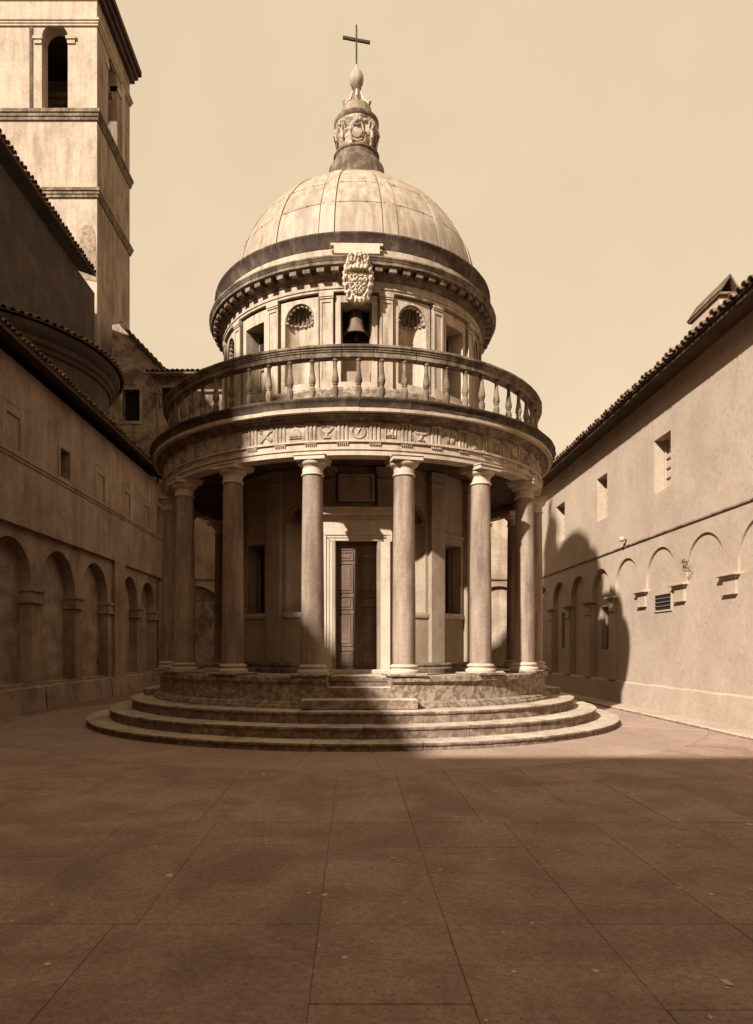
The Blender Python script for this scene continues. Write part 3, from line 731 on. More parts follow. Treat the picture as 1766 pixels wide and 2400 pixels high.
# lantern
lan = MB().lathe([(.80, 11.9), (.70, 12.15), (.65, 12.40), (.64, 12.54), (.61, 12.56), (.60, 12.60), (.52, 12.66), (.50, 12.80), (.53, 12.83), (.53, 12.87), (.45, 12.90)], 48).build('lantern_base', M['crust_shell_shade'], T)
def lprof(t): return .40 + .05 * t + .05 * max(0, t - .55) * 2 + .03 * max(0, .15 - t) * 4
mb = MB(); NL = 120; NV = 60; vs = []
for i in range(NL):
    a = 2 * PI * i / NL
    for j in range(NV + 1):
        t = j / NV
        r = lprof(t)
        lobe = max(0, C(8 * a)) ** .5 if C(8 * a) > 0 else 0
        leaf = .055 * lobe * (math.exp(-((t - .78) / .10) ** 2) + .7 * math.exp(-((t - .55) / .07) ** 2)) 
        gro = -.05 * max(0, C(8 * a + PI)) * math.exp(-((t - .68) / .2) ** 2)
        nzv = .035 * noise.noise(Vector((r * S(a) * 9, r * C(a) * 9, t * 9))) + .02 * noise.noise(Vector((r * S(a) * 22, r * C(a) * 22, t * 22)))
        r += leaf + gro + nzv * min(1, 6 * t * (1 - t) + .2)
        vs.append((r * S(a), -r * C(a), 12.88 + .66 * t))
mb.add(vs, [(i * (NV + 1) + j, i * (NV + 1) + j + 1, ((i + 1) % NL) * (NV + 1) + j + 1, ((i + 1) % NL) * (NV + 1) + j) for i in range(NL) for j in range(NV)])
cb = mb.build('carved_drum', M['relief'], T, smooth=60)
for k in range(8):      # scroll volutes and little shields round the lantern
    a = PI / 4 * k
    mb = MB()
    if k % 2 == 0:
        mb.ball((0, -.43, 13.17), .13, 8, (1, .35, 1.15)); mb.tube([(-.12, -.45, 13.0), (-.15, -.46, 13.15), (-.10, -.49, 13.32), (0, -.50, 13.28), (.10, -.49, 13.32), (.15, -.46, 13.15), (.12, -.45, 13.0), (0, -.46, 12.95), (-.12, -.45, 13.0)], .022, 6)
        mb.ball((0, -.50, 13.38), .05, 6); mb.ball((0, -.49, 13.46), .04, 6, (1, 1, 1.4))
    else:
        mb.tube([(0, -.42, 12.95), (0, -.48, 13.1), (0, -.47, 13.25), (0, -.50, 13.38), (0, -.56, 13.42), (0, -.55, 13.35)], [.03, .035, .04, .04, .03, .02], 8)
        mb.tube([(-.06, -.45, 13.3), (-.09, -.50, 13.42), (-.04, -.52, 13.45)], .022, 6); mb.tube([(.06, -.45, 13.3), (.09, -.50, 13.42), (.04, -.52, 13.45)], .022, 6)
    mb.build('scroll_ornament', M['relief'], cb, rz=a)
MB().lathe([(.3, 13.525), (.47, 13.53), (.50, 13.56), (.518, 13.60), (.518, 13.65), (.50, 13.67), (.44, 13.68), (.435, 13.72), (.40, 13.75), (.37, 13.80), (.36, 13.88), (.35, 13.90), (.345, 13.95), (.30, 14.02), (.22, 14.06), (.17, 14.10), (.14, 14.22), (.115, 14.35), (.10, 14.44), (.11, 14.47), (.10, 14.50)], 40).build('lantern_cap', M['crust_shell_shade'], T)
for k in range(6):
    mb = MB(); mb.tube([(0, -.08, 14.42), (0, -.13, 14.3), (0, -.18, 14.15), (0, -.27, 14.06), (0, -.33, 13.98), (0, -.355, 14.04), (0, -.31, 14.08)], [.02, .03, .035, .04, .045, .035, .02], 8)
    mb.build('cap_scroll', M['travertine'], T, rz=PI / 3 * k)
MB().lathe([(.06, 14.48), (.11, 14.53), (.15, 14.60), (.165, 14.68), (.16, 14.76), (.13, 14.84), (.08, 14.90), (.045, 14.96), (.025, 15.03), (.015, 15.06)], 28).build('finial_ball', M['lead'], T)
cr = MB(); cr.bx(-.02, .02, -.02, .02, 15.02, 15.95); cro = cr.build('cross_post', M['iron'], T)
cr = MB(); cr.box((0, 0, 0), (.64, .045, .06)); c2 = cr.build('cross_arm', M['iron'], T); c2.location = (0, 0, 15.61); c2.rotation_euler = (0, R_(2.5), R_(8))
# every part above the rim sits a hand's breadth off the axis, as it does in the place
for o in list(T.children):
    if o.name.split('.')[0] in ('lantern_base', 'carved_drum', 'lantern_cap', 'cap_scroll', 'finial_ball', 'cross_post', 'cross_arm'): o.location.x += .09
# coat of arms
def sh_mask(u, v):
    a = math.atan2(v, u); r = math.hypot(u / .285, v / .49)
    lim = 1 + .035 * C(a * 18) - (.10 if v < -.40 else 0)
    if v > .30: lim = 1.02 + .03 * C(u * 40)
    return r < lim
def sh_h(u, v):
    rr = math.hypot(u / .285, v / .49); a = math.atan2(v / .49, u / .285)
    h = .05 * (1 - rr * rr) if rr < 1 else 0
    # scrolled border
    if rr > .66:
        h += .075 * max(0, 1 - abs(rr - .84) / .17) * (.5 + .5 * C(18 * a)) ** .7 - .02 * (abs(rr - .84) < .03)
    if .60 < rr < .70: h -= .018
    # quartered field
    if rr < .6 and v < .12:
        h += .012 * (1 if (abs(u) > .008 and abs(v + .08) > .008) else -1)
        h += .03 * max(0, S(u * 85 + 1) * S(v * 75)) + .035 * noise.noise(Vector((u * 34, v * 34, 2)))
    # crown band and fleurons
    if .12 < v < .20 and abs(u) < .17: h += .075 + .012 * C(u * 90)
    if .20 <= v < .34 and abs(u) < .19: h += .055 * max(0, C(u * 42)) ** .7 * (1 - (v - .2) / .2)
    if v >= .22: h += .05 * max(0, 1 - abs(math.hypot(abs(u) - .12, (v - .34)) - .07) / .03)
    if v >= .24: h += .08 * max(0, 1 - math.hypot(u / .055, (v - .36) / .11))
    if .06 < v < .13: h -= .03 * (abs(u) < .16)
    if v < -.3: h += .05 * max(0, C(u * 60)) * (-v - .3) * 4
    h += .014 * noise.noise(Vector((u * 18, v * 18, 7))) + .010 * noise.noise(Vector((u * 55, v * 55, 3)))
    return max(h, -.02)
arms = hfield('coat_of_arms', M['bright'], T, .62, 1.02, 92, 150, sh_h, sh_mask, thick=.10, smooth=70)
arms.location = (.02, -3.10, 8.40); arms.rotation_euler.x = R_(7)
arms['label'] = 'carved crowned shield of arms in a scrolled oval border'
MB().bx(-.04, .04, -.12, .3, -.04, .04).build('bracket', M['crust_shell_shade'], arms).location = (0, .05, .2)

# ================================================================== WINGS ROUND THE COURT
def tile_mesh(L=.42, r=.085):
    mb = MB(); n = 8; vs = []
    for (y, rr) in ((0, r), (L, r * .8)):
        for q in (rr, rr - .016):
            for i in range(n + 1):
                a = PI * i / n; vs.append((q * C(a), y, q * S(a)))
    k = n + 1; fs = []
    for i in range(n):
        fs += [(i, i + 1, 2 * k + i + 1, 2 * k + i), (k + i, k + i + 1, 3 * k + i + 1, 3 * k + i), (i, i + 1, k + i + 1, k + i), (2 * k + i, 2 * k + i + 1, 3 * k + i + 1, 3 * k + i)]
    fs += [(0, k, 3 * k, 2 * k), (n, k + n, 3 * k + n, 2 * k + n)]
    mb.add(vs, fs); return mb.mesh('roof_tile', M['tile'])
TILE = tile_mesh()
def put_tile(parent, p, rz, tilt):
    o = bpy.data.objects.new('roof_tile', TILE); col.objects.link(o); o.parent = parent
    o.location = p; o.rotation_euler = (tilt, 0, rz); return o

def wing(name, label, cat, X, side, specs):
    """side=+1: wall face looks towards -x (right wing); -1: looks towards +x (left wing)"""
    root = thing(name, label, cat, (X, 0, 0))
    mp = lambda u, z, d: (side * d, u, z)        # u = y
    return root, mp

# ---------- left wing
XL = -7.8
LW, mpl = wing('left_wing', 'grimy two-storey wing on the left with blind arcade, string courses and tiled eaves', 'building', XL, -1, None)
yy = lambda d: d - 16
larch = [(12.2, 14.25, 3.07, 1.025), (14.75, 16.8, 3.07, 1.025), (17.33, 19.42, 3.07, 1.045), (19.9, 22.04, 3.05, 1.07), (23.4, 25.05, 3.22, .825), (25.5, 27.2, 3.2, .85)]
holes = []
def L(**k): return k
for (a, b, zs, r) in larch:
    holes.append(L(a=yy(a), b=yy(b), lo=.68, hi=arch_hi(yy((a + b) / 2), (b - a) / 2, zs), dep=lambda u: .34, n=24))
lw = MB(); wall_sheet(lw, mpl, -17.4, 11.85, 0., 4.36, holes, 3)
lw.bx(-.9, -.36, -17.4, 11.85, 0, 4.30)
wl = lw.build('lower_wall', M['lwall'], LW, smooth=0)
for i, h in enumerate(holes):
    mb = MB(); back_sheet(mb, mpl, h, .338)
    # uneven hand-thrown infill: grid with relief
    mb = MB(); nu, nv = 26, 44; vs = []
    for iu in range(nu + 1):
        u = h['a'] + (h['b'] - h['a']) * iu / nu
        for iv in range(nv + 1):
            z = h['lo'] + (h['hi'](u) + .03 - h['lo']) * iv / nv
            vs.append(mpl(u, z, .292 + .035 * noise.noise(Vector((u * .9, z * 3.2, i))) + .012 * noise.noise(Vector((u * 3, z * 9, i)))))
    mb.add(vs, [(a * (nv + 1) + b, a * (nv + 1) + b + 1, (a + 1) * (nv + 1) + b + 1, (a + 1) * (nv + 1) + b) for a in range(nu) for b in range(nv)])
    mb.build('arch_infill', M['lfill'], wl)
for (y0, y1) in ((16.8, 17.33), (19.42, 19.9), (22.04, 22.42), (25.05, 25.5), (14.25, 14.75), (27.2, 27.5)):
    mb = MB(); ya, yb = yy(y0), yy(y1)
    mb.bx(-.33, .09, ya - .09, yb + .09, 2.92, 3.0, .008); mb.bx(-.33, .045, ya - .045, yb + .045, 2.70, 2.92); mb.bx(-.33, .075, ya - .075, yb + .075, 2.64, 2.70, .006)
    mb.build('impost', M['lwall'], wl)
mb = MB(); mb.bx(.0, .10, yy(22.42), yy(23.38), .0, 4.36); mb.build('pilaster_strip', M['lwall'], wl)
for (y0, y1) in ((-17.4, yy(17.3)), (yy(17.35), yy(22.0)), (yy(22.05), 11.85)):
    mb = MB(); n = 30; prof = [(0.0, 0), (.16, 0), (.14, .30), (.11, .58), (.0, .68)]; vs = []
    for i in range(n + 1):
        y = y0 + (y1 - y0) * i / n
        for (x, z) in prof: vs.append((x + .02 * noise.noise(Vector((y * 2, z * 3, 1))) if x else -.2, y, z + (.03 * noise.noise(Vector((y * 1.5, 0, 0))) if z > .5 else 0)))
    mb.add(vs, [(i * 5 + j, i * 5 + j + 1, (i + 1) * 5 + j + 1, (i + 1) * 5 + j) for i in range(n) for j in range(4)])
    mb.build('plinth', M['lfill'], wl)
uh = []
wins = [(18.2, 18.8, 6.08, 6.84, .3, 'open'), (20.85, 21.45, 6.08, 6.84, .035, 'blind'), (23.3, 23.9, 6.08, 6.84, .035, 'blind'), (25.5, 26.15, 6.08, 6.84, .035, 'blind'), (27.2, 27.7, 6.0, 7.15, .3, 'open'), (15.4, 16.0, 6.08, 6.84, .035, 'blind')]
for (a, b, z0, z1, d, k) in wins: uh.append(L(a=yy(a), b=yy(b), lo=z0, hi=lambda u, z1=z1: z1, dep=lambda u, d=d: d))
mpl2 = lambda u, z, d: (.10 - d, u, z)
up = MB(); wall_sheet(up, mpl2, -17.4, 11.85, 4.36, 8.1, uh, 3); up.bx(-.9, -.25, -17.4, 11.85, 4.36, 8.1)
up.add([(.10, -17.4, 4.361), (.10, 11.85, 4.361), (-.3, 11.85, 4.361), (-.3, -17.4, 4.361)], [(0, 1, 2, 3)])
wu = up.build('upper_wall', M['lwall'], LW, smooth=0)
for (a, b, z0, z1, d, k), h in zip(wins, uh):
    mb = MB(); back_sheet(mb, mpl2, h, d - .002)
    wo_ = mb.build('window', M['void'] if k == 'open' else M['lwall'], wu)
    if k == 'open':
        fr_ = MB()
        for (p, q, r, s_) in ((yy(a) - .12, yy(a), z0 - .0, z1 + .1), (yy(a), yy(b), z1, z1 + .1), (yy(b), yy(b) + .1, z0, z1 + .1)): fr_.bx(.09, .118, p, q, r, s_)
        fr_.build('frame', M['lwall'], wo_)
    else:
        fr_ = MB()
        for (p, q, r, s_) in ((yy(a) - .22, yy(a) - .16, z0, z1 + .26), (yy(b) + .02, yy(b) + .04, z0, z1 + .1), (yy(a) - .16, yy(b), z1 + .22, z1 + .26)): fr_.bx(.09, .112, p, q, r, s_)
        fr_.build('frame', M['lwall'], wo_)
mb = MB(); mb.bx(.095, .15, -17.4, 11.84, 5.93, 6.0, .006); mb.bx(.095, .125, -17.4, 11.84, 5.86, 5.929); mb.build('string_course', M['lwall'], LW)
mb = MB(); mb.bx(.05, .14, -17.4, yy(22.4), 4.37, 4.42); mb.build('ledge', M['lwall'], LW)
# roof slab, sloping up away from the court
def slope_roof(root, side, xe, ze, y0, y1, depth, rise, mat, z_thick=.1, tilerow=True, y_t0=None, rows=2, sink=0.):
    """xe = local x of the eave edge; roof rises away from the court (direction side)"""
    vs = []
    for y in (y0, y1):
        vs += [(xe, y, ze - z_thick), (xe, y, ze), (xe + side * depth, y, ze + rise), (xe + side * depth, y, ze + rise - z_thick)]
    mb = MB(); mb.add(vs, [(0, 1, 2, 3), (7, 6, 5, 4), (0, 4, 5, 1), (1, 5, 6, 2), (2, 6, 7, 3), (3, 7, 4, 0)])
    rf = mb.build('roof', mat, root, smooth=0)
    tilt = math.atan2(rise, depth)
    y = y_t0 if y_t0 is not None else y0 + .1
    while y < y1 - .05:
        dz = random.uniform(-.018, .02)
        for r in range(rows):
            put_tile(rf, (xe - side * (.06 + random.uniform(-.015, .03)) + side * .34 * r, y + random.uniform(-.012, .012), ze - .02 - sink + .34 * r * rise / depth + dz), -side * R_(90), tilt + random.uniform(-.03, .03))
        y += .205
    return rf
rf = slope_roof(LW, -1, .60, 8.24, -17.4, 11.8, 2.0, .75, M['eave'], y_t0=-2.6)
y = -2.5
sf = MB()
# ---------- right wing
XR = 7.3
RW_, mpr = wing('right_wing', 'sunlit plastered wing on the right with blind arches, slot windows and deep shadowed eaves', 'building', XR, 1, None)
rarch = [13.33 - 1.02, 14.35, 16.4, 18.43, 20.37, 22.4, 24.45, 26.5]
holes = []
rd = {0: .05, 1: .05, 2: .055, 3: .06, 4: .12, 5: .14, 6: .15, 7: .15}
for i, c in enumerate(rarch):
    r = .80 if i < 4 else .74
    lo = 2.95 if i < 4 else .68
    holes.append(L(a=yy(c) - r, b=yy(c) + r, lo=lo, hi=arch_hi(yy(c), r, 3.14), dep=lambda u, i=i: rd[i], n=28, i=i))
rw = MB(); wall_sheet(rw, mpr, -17.4, 11.85, 0, 7.85, holes + [
    L(a=yy(20.0) - .02, b=yy(20.0) - .019, lo=5.9, hi=lambda u: 5.901, dep=lambda u: 0.)] if False else holes, 4)
for k in range(0): pass
# upper windows and vent go through the same sheet: rebuild with them
rw = MB()
uw = [(15.87, 16.75, 5.26, 6.55), (19.83, 20.66, 5.30, 6.58), (23.8, 24.8, 5.28, 6.6)]
allh = list(holes)
for (a, b, z0, z1) in uw: allh.append(L(a=yy(a), b=yy(b), lo=z0, hi=lambda u, z1=z1: z1, dep=lambda u: .30))
wall_sheet(rw, mpr, -17.4, 11.85, 0, 7.85, allh, 4)
rw.bx(.46, .9, -17.4, 11.85, 0, 7.85)
wr = rw.build('wall', M['rwall'], RW_, smooth=0)
lowwin = {4: (19.83, 20.66, 1.51, 2.76), 6: (23.8, 24.65, 1.53, 2.8)}
for h in holes:
    i = h['i']; mb = MB(); d = rd[i]
    mpb = lambda u, z, dd, d=d: (d - .002 + dd, u, z)
    n = 24
    if i in lowwin:
        a, b, z0, z1 = lowwin[i]; hh = [L(a=yy(a), b=yy(b), lo=z0, hi=lambda u, z1=z1: z1, dep=lambda u: .26)]
    elif i == 2: continue
    else: hh = []
    # infill as strips following the arch
    cuts = sorted(set([h['a'] + (h['b'] - h['a']) * (1 - C(PI * k / n)) / 2 for k in range(n + 1)] + [x for q in hh for x in (q['a'], q['b'])]))
    for p, q in zip(cuts, cuts[1:]):
        m_ = (p + q) / 2; pz = h['lo']
        for w in hh:
            if w['a'] < m_ < w['b']:
                mb.add([mpb(p, pz, 0), mpb(q, pz, 0), mpb(q, w['lo'], 0), mpb(p, w['lo'], 0)], [(0, 1, 2, 3)]); pz = w['hi'](m_)
        mb.add([mpb(p, pz, 0), mpb(q, pz, 0), mpb(q, h['hi'](q), 0), mpb(p, h['hi'](p), 0)], [(0, 1, 2, 3)])
    for w in hh:
        for (p, q) in (((w['a'], w['lo']), (w['b'], w['lo'])), ((w['a'], w['hi'](0)), (w['b'], w['hi'](0))), ((w['a'], w['lo']), (w['a'], w['hi'](0))), ((w['b'], w['lo']), (w['b'], w['hi'](0)))):
            mb.add([mpb(p[0], p[1], 0), mpb(q[0], q[1], 0), mpb(q[0], q[1], .26), mpb(p[0], p[1], .26)], [(0, 1, 2, 3)])
    mb.build('arch_infill', M['rwall'], wr, smooth=0)
    for w in hh:
        mb = MB(); a, b, z0, z1 = w['a'], w['b'], w['lo'], w['hi'](0)
        mb.add([mpb(a, z0, .255), mpb(b, z0, .255), mpb(b, z1, .255), mpb(a, z1, .255)], [(0, 1, 2, 3)])
        wn_ = mb.build('window', M['void'], wr)
        mb = MB()
        for (p, q, r, s_) in ((a, a + .05, z0, z1), (b - .05, b, z0, z1), (a + .05, b - .05, z1 - .05, z1), (a + .05, b - .05, z0, z0 + .05), ((a + b) / 2 - .02, (a + b) / 2 + .02, z0 + .05, z1 - .05)):
            mb.bx(d + .19, d + .23, p, q, r, s_)
        mb.build('frame', M['wood'], wn_)
# vent (third arch from the corner) with bars
mb = MB(); d = rd[2]; h = holes[2]; n = 24; mpb = lambda u, z, dd: (d - .002 + dd, u, z)
back_sheet(mb, mpr, h, d - .002); mb.build('arch_infill', M['rwall'], wr, smooth=0)
vt = MB(); vt.bx(-.012, .02, yy(15.82), yy(16.66), 2.44, 2.80); v0 = vt.build('vent', M['void'], wr)
vt = MB()
for (p, q, r, s_) in ((15.78, 15.82, 2.40, 2.84), (16.66, 16.70, 2.40, 2.84), (15.82, 16.66, 2.40, 2.44), (15.82, 16.66, 2.80, 2.84)): vt.bx(-.03, .02, yy(p), yy(q), r, s_)
vt.build('frame', M['rwall'], v0)
for k in range(3):
    z = 2.53 + .09 * k; MB().tube([(-.022, yy(15.82), z), (-.022, yy(16.66), z)], .011, 6).build('bar', M['timber'], v0)
for (a, b, z0, z1), idx in zip(uw, range(3)):
    mb = MB(); mb.add([(.298, yy(a), z0), (.298, yy(b), z0), (.298, yy(b), z1), (.298, yy(a), z1)], [(0, 1, 2, 3)])
    w_ = mb.build('window', M['rwall'], wr)
    mb = MB()
    for (p, q) in ((yy(a) + .02, yy(a) + .07), (yy(b) - .07, yy(b) - .02)): MB().bx(.25, .29, p, q, z0 + .01, z1 - .01).build('stile', M['rwall'], w_)
    for k in range(5):
        z = z0 + .12 + k * (z1 - z0 - .2) / 4.6; MB().bx(.262, .284, yy(a) + .07, yy(b) - .07, z, z + .022).build('glazing_bar', M['timber'], w_)
# imposts on the right wing
for i, c in enumerate((12.32 + 1.02, 15.38, 17.4, 19.4, 21.39, 23.43, 25.48)):
    w = .44 / 2; mb = MB(); ya, yb = yy(c) - w, yy(c) + w
    mb.bx(-.14, .13, ya - .12, yb + .12, 2.93, 2.985, .006); mb.bx(-.09, .13, ya - .06, yb + .06, 2.89, 2.93, .004); mb.bx(-.045, .13, ya, yb, 2.61, 2.89)
    mb.bx(-.075, .13, ya - .03, yb + .03, 2.57, 2.61, .004)
    mb.build('impost', M['rwall'], wr)
    if c > 18.5:
        mb = MB(); mb.bx(-.04, .14, ya, yb, .70, 2.57); mb.bx(-.07, .14, ya - .03, yb + .03, .66, .735, .006); mb.build('pilaster', M['rwall'], wr)
mb = MB(); n = 50; prof = [(.0, 0), (-.09, 0), (-.07, .4), (-.05, .62), (.0, .68)]; vs = []
for i in range(n + 1):
    y = -10 + 21.85 * i / n
    for (x, z) in prof: vs.append((x + .012 * noise.noise(Vector((y * 2, z * 3, 4))) if x else .03, y, z + (.02 * noise.noise(Vector((y * 1.2, 0, 0))) if z > .5 else 0)))
mb.add(vs, [(i * 5 + j, i * 5 + j + 1, (i + 1) * 5 + j + 1, (i + 1) * 5 + j) for i in range(n) for j in range(4)])
mb.build('plinth', M['rwall'], wr)
mb = MB(); mb.bx(-.035, .02, -17.4, 11.84, 4.235, 4.275, .004); mb.build('string_course', M['crust_shell_shade'], RW_)
rfr = slope_roof(RW_, 1, -.54, 7.80, -17.4, 11.8, 3.4, 1.25, M['eave'], y_t0=-5.4, sink=.045)
mb = MB(); mb.bx(-.50, -.42, -17.3, 11.8, 7.62, 7.69); mb.build('eave_batten', M['eave'], rfr)
y = -5.4
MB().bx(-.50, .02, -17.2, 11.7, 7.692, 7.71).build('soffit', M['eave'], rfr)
# ---------- back wall
BW = thing('back_wing', 'plastered wing closing the court behind the temple, with blind arches seen between the columns', 'building', (0, 11.9, 0))
mpk = lambda u, z, d: (u, d, z)
bhs = []
for k in range(6):
    c = -6.3 + 2.44 * k; bhs.append(L(a=c - 1.0, b=c + 1.0, lo=.5, hi=arch_hi(c, 1.0, 3.05), dep=lambda u: .16, n=24))
mb = MB(); wall_sheet(mb, mpk, -7.9, 7.9, 0, 7.5, bhs, 5); mb.bx(-7.9, 7.9, .35, 1.2, 0, 7.5)
bwo = mb.build('wall', M['bwall'], BW, smooth=0)
for h in bhs:
    mb = MB(); back_sheet(mb, mpk, h, .158); mb.build('arch_infill', M['bwall'], bwo, smooth=0)
mb = MB(); mb.bx(-7.85, 7.85, -.05, .02, 4.28, 4.34, .005); mb.build('string_course', M['crust_shell_shade'], BW)
vs = [(-5.2, -.4, 7.4), (-5.2, -.4, 7.5), (-5.2, 3, 8.6), (-5.2, 3, 8.5), (8, -.4, 7.4), (8, -.4, 7.5), (8, 3, 8.6), (8, 3, 8.5)]
mb = MB(); mb.add(vs, [(0, 1, 2, 3), (7, 6, 5, 4), (0, 4, 5, 1), (1, 5, 6, 2), (2, 6, 7, 3), (3, 7, 4, 0)]); mb.build('roof', M['tile'], BW, smooth=0)
# ---------- entrance wing behind the photographer (its shadow falls over the near paving)
EW = thing('entrance_wing', 'plastered wing closing the court behind the photographer, shading the near paving', 'building', (0, -17.5, 0))
mb = MB(); mb.bx(-12, 12, -5, 0, 0, 8.8); mb.build('wall', M['lwall'], EW)
mb = MB(); mb.add([(-12, .35, 9.0), (12, .35, 9.0), (12, .35, 9.1), (-12, .35, 9.1), (-12, -5.3, 10.3), (12, -5.3, 10.3), (12, -5.3, 10.2), (-12, -5.3, 10.2), (-12, -5.3, 8.7), (12, -5.3, 8.7)], [(0, 1, 2, 3), (3, 2, 5, 4), (0, 1, 9, 8), (0, 3, 4, 8), (1, 2, 5, 9), (8, 9, 5, 4)]); mb.build('roof', M['tile'], EW, smooth=0)

# ================================================================== FAR BUILDINGS ON THE LEFT
def at(px, d): return (px - 827) * d / 1622
def zt(py, d): return EYE + (1520 - py) * d / 1622
# rubble house with raked gable
d = 28.0; HY = 12.05
RH = thing('rubble_house', 'rough rubble house with raked gable and framed window, rising over the back left corner', 'building', (0, HY, 0))
x0, x1, x2 = -9.75, at(378, d), -5.3
poly = [(x0, 0), (x2, 0), (x2, 12.6), (x1, 12.6), (x1, zt(862, d)), (at(278.5, d), zt(757, d)), (x0, zt(757, d) - .05)]
wa, wb_, wz0, wz1 = at(287, d), at(327, d), zt(986, d), zt(912, d)
def topf(u):
    for (p, q) in zip(poly[2:], poly[3:]):
        if q[0] <= u <= p[0] and p[0] - q[0] > 1e-6: return q[1] + (p[1] - q[1]) * (u - q[0]) / (p[0] - q[0])
    return poly[-1][1]
mb = MB(); us = sorted({x0, at(278.5, d), wa, wb_, x1 - .001, x1, x2, -8.2, -6.5})
for p, q in zip(us, us[1:]):
    if wa - 1e-4 <= p and q <= wb_ + 1e-4:
        mb.add([(p, 0, 0), (q, 0, 0), (q, 0, wz0), (p, 0, wz0)], [(0, 1, 2, 3)]); mb.add([(p, 0, wz1), (q, 0, wz1), (q, 0, topf(q)), (p, 0, topf(p))], [(0, 1, 2, 3)])
    else: mb.add([(p, 0, 0), (q, 0, 0), (q, 0, topf(q - 1e-5)), (p, 0, topf(p + 1e-5))], [(0, 1, 2, 3)])
for (p, q) in (((wa, wz0), (wb_, wz0)), ((wa, wz1), (wb_, wz1)), ((wa, wz0), (wa, wz1)), ((wb_, wz0), (wb_, wz1))):
    mb.add([(p[0], 0, p[1]), (q[0], 0, q[1]), (q[0], .35, q[1]), (p[0], .35, p[1])], [(0, 1, 2, 3)])
mb.add([(x2, 0, 0), (x2, 4, 0), (x2, 4, 12.6), (x2, 0, 12.6)], [(0, 1, 2, 3)])
mb.add([(x0, .6, 0), (x2, .6, 0), (x2, .6, 12.55), (x0, .6, 12.55)], [(0, 1, 2, 3)])
rho = mb.build('wall', M['rubble'], RH, smooth=0)
mb = MB(); mb.bx(wa, wb_, .34, .36, wz0, wz1); hw_ = mb.build('window', M['void'], RH)
mb = MB()
for (p, q, r, s_) in ((wa - .12, wa, wz0 - .12, wz1 + .1), (wb_, wb_ + .12, wz0 - .12, wz1 + .1), (wa, wb_, wz0 - .12, wz0), (wa, wb_, wz1, wz1 + .06)): mb.bx(p, q, -.035, .05, r, s_)
mb.build('frame', M['bwall'], hw_)
mb = MB(); mb.bx(-7.72, -7.3, -.02, .01, 11.45, 12.1); hw2 = mb.build('window', M['void'], RH)
mb = MB()
for (p, q, r, s_) in ((-7.80, -7.72, 11.4, 12.18), (-7.72, -7.3, 12.1, 12.18)): mb.bx(p, q, -.05, .02, r, s_)
mb.build('frame', M['bwall'], hw2)
# raked coping of tiles and the low roof beside it
ga, gb = Vector((at(278.5, d), -.12, zt(757, d))), Vector((x1 + .25, -.12, zt(862, d) - .25))
n = 11; ang = math.atan2(gb.z - ga.z, gb.x - ga.x)
mb = MB(); mb.add([(ga.x, -.25, ga.z - .02), (gb.x, -.25, gb.z - .02), (gb.x, -.25, gb.z + .10), (ga.x, -.25, ga.z + .10), (ga.x, 3, ga.z - .02), (gb.x, 3, gb.z - .02), (gb.x, 3, gb.z + .10), (ga.x, 3, ga.z + .10)], [(0, 1, 2, 3), (4, 5, 6, 7), (0, 1, 5, 4), (3, 2, 6, 7), (0, 3, 7, 4), (1, 2, 6, 5)])
cop = mb.build('gable_roof', M['eave'], RH, smooth=0)
for i in range(n):
    p = ga.lerp(gb, (i + .5) / n); o = put_tile(cop, (p.x, p.y - .12, p.z + .07), 0, 0); o.scale = (.9, .9, .8)
xa, xb = at(352, d), x2 + .35
mb = MB(); mb.add([(xa, -.55, 12.5), (xb, -.55, 12.5), (xb, -.55, 12.58), (xa, -.55, 12.58), (xa, 2.5, 13.5), (xb, 2.5, 13.5), (xb, 2.5, 13.42), (xa, 2.5, 13.42)], [(0, 1, 2, 3), (3, 2, 5, 4), (0, 1, 6, 7), (0, 3, 4, 7), (1, 2, 5, 6), (4, 5, 6, 7)])
lr = mb.build('roof', M['eave'], RH, smooth=0)
x = xa + .05
while x < xb:
    for r in range(3): put_tile(lr, (x + random.uniform(-.01, .01), -.62 + .38 * r, 12.55 + .125 * r), 0, R_(18))
    x += .2
# ridge row seen above
x = xa
while x < xb:
    put_tile(lr, (x, 1.2, 13.12), 0, R_(10)); x += .2
MB().tube([(xa - .1, -.66, 12.42), (xb, -.66, 12.46)], .05, 8).build('gutter', M['pipe'], RH)
# downpipe
dp = thing('downpipe', 'old downpipe with a funnel head running down the back left corner of the court', 'pipe', (at(368, 27.5), 11.55, 0))
hz = zt(925, 27.5)
MB().tube([(-.25, .0, 12.4), (-.2, 0, 12.2), (-.05, 0, hz + .25), (0, 0, hz + .1)], .035, 8).build('feeder', M['pipe'], dp)
MB().lathe([(.05, hz - .35), (.055, hz - .28), (.13, hz), (.17, hz + .02), (.17, hz + .08), (.14, hz + .09)], 16).build('funnel', M['pipe'], dp)
MB().tube([(0, 0, hz - .3), (.02, -.02, 8), (.0, 0, 5), (.01, 0, 1.8), (.05, -.05, .9), (.05, -.02, .0)], .05, 8).build('pipe', M['pipe'], dp)
for z in (9.5, 7.0, 4.6, 2.6): MB().lathe([(.051, 0), (.068, .005), (.068, .05), (.051, .055)], 12, (.01, -.0, z)).build('collar', M['pipe'], dp)

